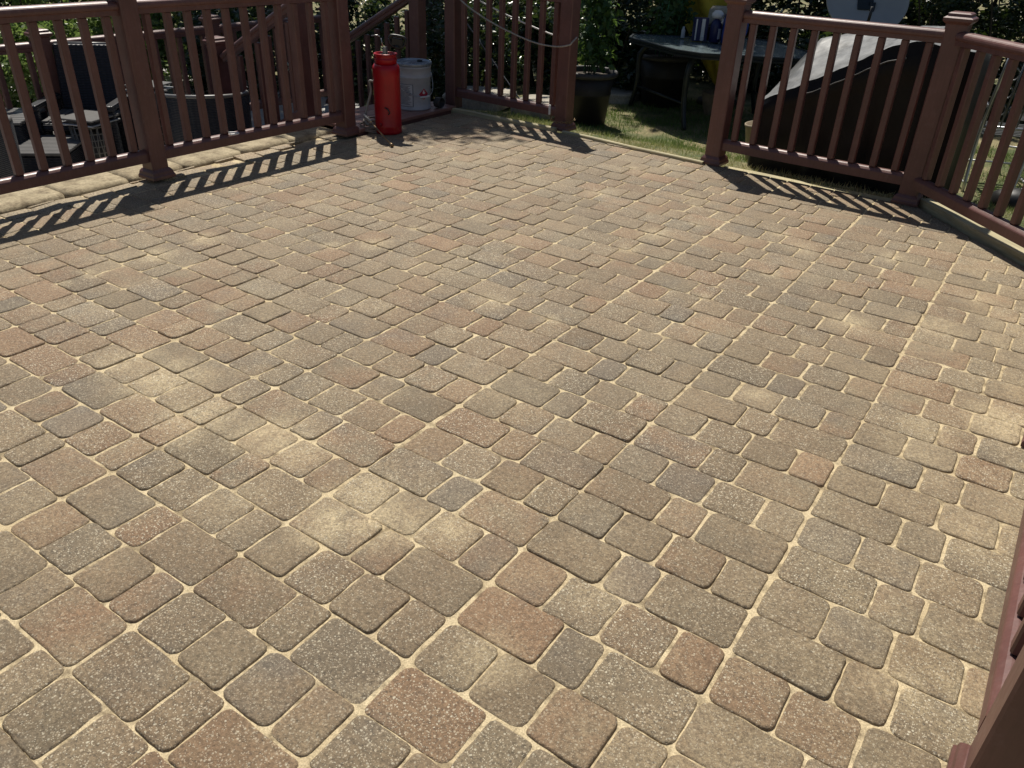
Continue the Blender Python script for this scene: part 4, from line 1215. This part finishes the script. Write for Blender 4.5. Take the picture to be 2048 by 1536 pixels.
# ------------------------------------------------------------------ grass blades
def grass():
    rg = np.random.default_rng(4)
    n = 52000
    x = rg.uniform(-4.2, 1.4, n); y = rg.uniform(4.0, 7.2, n) ** 1.0
    keep = ~((x < .3) & (y < 4.12 + .05 * (x < -1.7))) & ~((x > -.5) & (y < 3.02 + (.62 - x) * 1.09 + .12)) | (x > .7)
    m2 = np.array([noise.noise((a * 2.3, b * 2.3, 0)) for a, b in zip(x, y)])
    keep &= (m2 + rg.normal(0, .22, n)) > -.22
    x, y, m2 = x[keep], y[keep], m2[keep]; n = len(x)
    z = np.array([lawn_z(a, b) for a, b in zip(x, y)]) - .005
    h = rg.uniform(.02, .055, n) * (1 + .4 * m2); a = rg.uniform(0, 6.283, n); l = rg.normal(0, .02, (n, 2)); w = .0028
    dx, dy = np.cos(a) * w, np.sin(a) * w
    V = np.stack([np.stack([x - dx, y - dy, z], 1), np.stack([x + dx, y + dy, z], 1), np.stack([x + l[:, 0], y + l[:, 1], z + h], 1)], 1).reshape(-1, 3)
    F = np.arange(n * 3, dtype=np.int32)
    me = bpy.data.meshes.new('grass'); me.vertices.add(n * 3); me.vertices.foreach_set('co', V.ravel())
    me.loops.add(n * 3); me.loops.foreach_set('vertex_index', F); me.polygons.add(n); me.polygons.foreach_set('loop_start', np.arange(n, dtype=np.int32) * 3)
    me.update(calc_edges=True)
    # drier and paler close to the patio
    t = np.clip(1.0 - (y - 4.15) / .8 + rg.normal(0, .22, n), 0, 1); cv = np.repeat(t, 3)
    at = me.color_attributes.new('col_a', 'FLOAT_COLOR', 'POINT'); at.data.foreach_set('color', np.stack([cv, cv, cv, np.ones_like(cv)], 1).astype(np.float32).ravel())
    me.materials.append(M['grass_blade'])
    o = bpy.data.objects.new('grass', me); col.objects.link(o)
    tag(o, 'patchy grass of the lawn beyond the patio, dry by the edge', 'grass', kind='stuff')
grass()

# ------------------------------------------------------------------ shrubs and trees
def shrub(x, y, zg, w, h, label, m, seed, leaf=.06, n=2600, group='shrubs of the hedge'):
    zg = ground_z(x, y) - .01; root = empty('shrub', (x, y, zg)); tag(root, label, 'shrub', group)
    rg = random.Random(seed); t = MB(); cl = []
    for k in range(5):
        a = rg.uniform(0, 6.283); b = Vector((.06 * math.cos(a), .06 * math.sin(a), 0)); e = Vector((w * .55 * math.cos(a), w * .45 * math.sin(a), h * rg.uniform(.6, .9)))
        t.tube(smooth_path([b, b.lerp(e, .4) + Vector((0, 0, h * .12)), e], 4), .018, 6, .006)
    t.build('trunk', M['bark'], root)
    N = 26
    for k in range(N):
        a = rg.uniform(0, 6.283); q = rg.random() ** .5; z = h * rg.uniform(.06, .95); s = (1 - (z / h) ** 3 * .5)
        cl.append(((w * .8 * q * s * math.cos(a), w * .6 * q * s * math.sin(a), z), (rg.uniform(.16, .32) * w * .7 + .05, rg.uniform(.16, .3) * w * .6 + .05, rg.uniform(.12, .25) * h * .6 + .03), n // N))
    leaf_mesh('crown', cl, leaf, m, root, seed)
    return root
def tree(x, y, zg, trunk_h, crown, label, m, seed, leaf=.16, n=9000, group='trees of the yard'):
    zg = ground_z(x, y) - .02; root = empty('tree', (x, y, zg)); tag(root, label, 'tree', group)
    rg = random.Random(seed); t = MB()
    t.tube(smooth_path([(0, 0, 0), (.05, .03, trunk_h * .4), (-.04, .06, trunk_h * .8), (.0, .0, trunk_h * 1.25)], 5), .15, 12, .06)
    cl = []
    for k in range(len(crown)):
        c, r, q = crown[k]; t.tube(smooth_path([(0, 0, trunk_h * rg.uniform(.6, 1.0)), (c[0] * .5, c[1] * .5, (trunk_h + c[2]) / 2 + .2), c], 4), .05, 7, .012)
        cl.append((c, r, int(n * q)))
    t.build('trunk', M['bark'], root)
    leaf_mesh('crown', cl, leaf, m, root, seed)
LBL = [('dark glossy shrub with small pale glints behind the %s', 'leaf_dark')]
hedge = [(-5.6, 7.5, .9, 1.3, 'leaf_dark', 'dark shrub behind the far end of the stairs'), (-4.7, 7.9, .85, 1.5, 'leaf_dark', 'dark shrub behind the corded railing'), (-4.0, 8.3, .8, 1.5, 'leaf_dark', 'dark shrub right of the post with the chain'),
         (-3.4, 8.6, .8, 1.6, 'leaf_dark', 'dark shrub behind the staked plant by the table'), (-2.6, 8.9, .8, 1.6, 'leaf_dark', 'dark shrub behind the yellow umbrella'), (-1.9, 8.7, .8, 1.6, 'leaf_dark', 'dark shrub behind the blue jug and railing post'),
         (-1.2, 8.5, .8, 1.6, 'leaf_dark', 'dark small-leaved shrub left of the oval dish'), (-.5, 8.4, .8, 1.6, 'leaf_dark', 'dark shrub right of the oval dish'), (.3, 8.2, .8, 1.6, 'leaf_dark', 'dark shrub behind the capped corner post'), (1.1, 8.0, .9, 1.6, 'leaf_dark', 'dark shrub at the upper right corner behind the metal chairs'),
         (2.0, 7.8, .9, 1.6, 'leaf_dark', 'dark shrub beyond the right edge')]
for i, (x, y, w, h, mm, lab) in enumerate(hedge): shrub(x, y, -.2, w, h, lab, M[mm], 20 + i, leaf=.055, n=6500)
# front layer of lower ground plants
for i, (x, y, w, h, lab) in enumerate([(-5.1, 5.9, .6, .9, 'dark bush behind the grey pail and stair post'), (-5.9, 6.2, .7, 1.0, 'dark bush behind the stair hand rail of the red tank'), (-4.75, 6.6, .55, .9, 'dark bush behind the stone slabs, left one'), (-4.0, 6.9, .5, .8, 'dark bush behind the stone slabs, by the planter pot'),
        (-6.9, 5.9, .8, 1.1, 'dark bush beyond the newel posts'), (-7.6, 4.6, .8, 1.0, 'dark bush beyond the far railing in shade'), (-5.3, 6.9, .7, 1.1, 'dark bush in the middle of the slope behind the stairs'), (-2.9, 7.9, .6, .8, 'dark bush under the yellow umbrella')]):
    shrub(x, y, 0, w, h, lab, M['leaf_dark'], 140 + i, leaf=.065, n=4200, group='bushes in front of the hedge')
for i, (x, y, w, h, mm, lab) in enumerate([(-5.75, 5.3, .35, .55, 'leaf_mid', 'low leafy plant with white flowers left of the red tank'), (-4.0, 7.0, .4, .5, 'leaf_dark', 'low dark plant beside the far stone slab'), (-2.2, 7.9, .45, .7, 'leaf_dark', 'low dark plant behind the glass table')]):
    shrub(x, y, -.3 if i == 0 else -.2, w, h, lab, M[mm], 60 + i, leaf=.09, n=700, group='low plants')
def flowers(x, y, z, label, seed, n=60, r=.06):
    root = leaf_mesh('flower_head', [((x, y, z), r, n)], .04, M['petal'], None, seed, loc=(x, y, z)); tag(root, label, 'flower', 'white flower heads')
flowers(-5.52, 4.95, .10, 'white flower head just left of the red tank handle', 1)
flowers(-6.6, 4.65, .02, 'round white hydrangea head seen through the left railing', 2, 90, .06)
flowers(-5.60, 5.02, .17, 'higher white flower beside the post left of the red tank', 4, 40, .05)
# sunlit shrubs beyond the far railing
sun_shrubs = [(-9.2, 1.2, 1.1, 1.6, 'bright sunlit shrub at the upper left corner'), (-9.6, 2.4, 1.1, 1.7, 'bright sunlit shrub behind the far railing left of the capped post'), (-9.4, 3.5, 1.0, 1.5, 'bright sunlit shrub right of the far capped post'),
              (-9.0, 4.6, 1.0, 1.6, 'half shaded shrub behind the far railing beside the wicker chair'), (-8.4, 5.6, 1.0, 1.6, 'shaded shrub behind the stair newel post'), (-9.0, 0.0, 1.1, 1.6, 'sunlit shrub beyond the left edge'), (-7.4, 6.6, 1.0, 1.5, 'dark shrub behind the stair rail of the red tank')]
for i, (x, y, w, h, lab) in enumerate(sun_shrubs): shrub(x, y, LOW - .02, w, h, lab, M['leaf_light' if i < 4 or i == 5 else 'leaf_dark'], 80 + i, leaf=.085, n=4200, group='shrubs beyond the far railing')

for i, (x, y, w, h, lab) in enumerate([(-8.3, .7, .7, .85, 'low bright leafy bush beyond the far railing by the left edge'), (-8.5, 1.7, .7, .95, 'low bright leafy bush left of the far capped post'), (-8.4, 2.9, .7, .85, 'low bright leafy bush right of the far capped post'), (-8.5, 3.9, .7, .9, 'low leafy bush beyond the far railing behind the tub chair')]):
    shrub(x, y, 0, w, h, lab, M['leaf_light'], 160 + i, leaf=.075, n=3600, group='low bushes beyond the far railing')
def crown(c, rx, ry, rz, k, seed):
    rg = random.Random(seed); out = []
    for i in range(k):
        d = Vector((rg.gauss(0, 1), rg.gauss(0, 1), rg.gauss(0, 1))).normalized() * rg.random() ** .4
        out.append(((c[0] + d.x * rx, c[1] + d.y * ry, c[2] + d.z * rz), (rg.uniform(.35, .7), rg.uniform(.35, .7), rg.uniform(.25, .5)), 1. / k))
    return out
tree(-6.9, 7.3, -.2, 3.6, crown((.05, -1.0, 5.6), 1.0, .95, 1.0, 18, 1), 'tall yard tree whose crown shades the red tank', M['leaf_mid'], 101, n=5200)
tree(-9.6, 7.4, -.45, 3.6, crown((.2, -.5, 5.6), 1.5, 1.5, 1.1, 22, 2), 'tall yard tree behind the far railing shading the stairs', M['leaf_mid'], 102, n=8000)
tree(-4.6, 9.9, -.2, 3.6, crown((-.3, -.6, 5.7), 1.6, 1.1, 1.2, 24, 3), 'tall yard tree behind the hedge shading the glass table', M['leaf_mid'], 103, n=11000)
tree(-1.4, 10.9, -.2, 3.6, crown((0, 0, 5.2), 2.2, 1.3, 1.6, 24, 4), 'tall yard tree behind the hedge at the right', M['leaf_mid'], 104, n=10000)
# tall clipped hedge closing the yard behind the shrubs
def hedge_row(x0, y0, x1, y1, zg, h, w, label, seed, n):
    root = empty('hedge', ((x0 + x1) / 2, (y0 + y1) / 2, zg)); tag(root, label, 'hedge', 'hedges round the yard')
    a = Vector((x0, y0, zg)); b = Vector((x1, y1, zg)); L = (b - a).length; rg = random.Random(seed); cl = []; t = MB(); k = int(L / .32)
    cen = Vector(((x0 + x1) / 2, (y0 + y1) / 2, zg))
    for i in range(k):
        p = a.lerp(b, (i + .5) / k) - cen
        if i % 2 == 0: t.tube([(p.x, p.y, 0), (p.x + .05, p.y, h * .5), (p.x, p.y + .05, h * .9)], .03, 6, .01)
        for j in range(5):
            cl.append(((p.x + rg.uniform(-.15, .15), p.y + rg.uniform(-w, w) * .35, h * (j + .55) / 5.2), (.34, w * .45, h * .14), n // (k * 5)))
    t.build('trunks', M['bark'], root); leaf_mesh('leaves', cl, .11, M['leaf_dark'], root, seed)
hedge_row(-8.2, 9.6, 4.5, 9.6, -.25, 2.4, .9, 'long dark hedge closing the yard behind the shrubs', 201, 42000)
hedge_row(-11.2, -2.5, -11.2, 9.0, -.5, 2.2, .9, 'long hedge at the left beyond the far railing and the sunlit shrubs', 202, 34000)
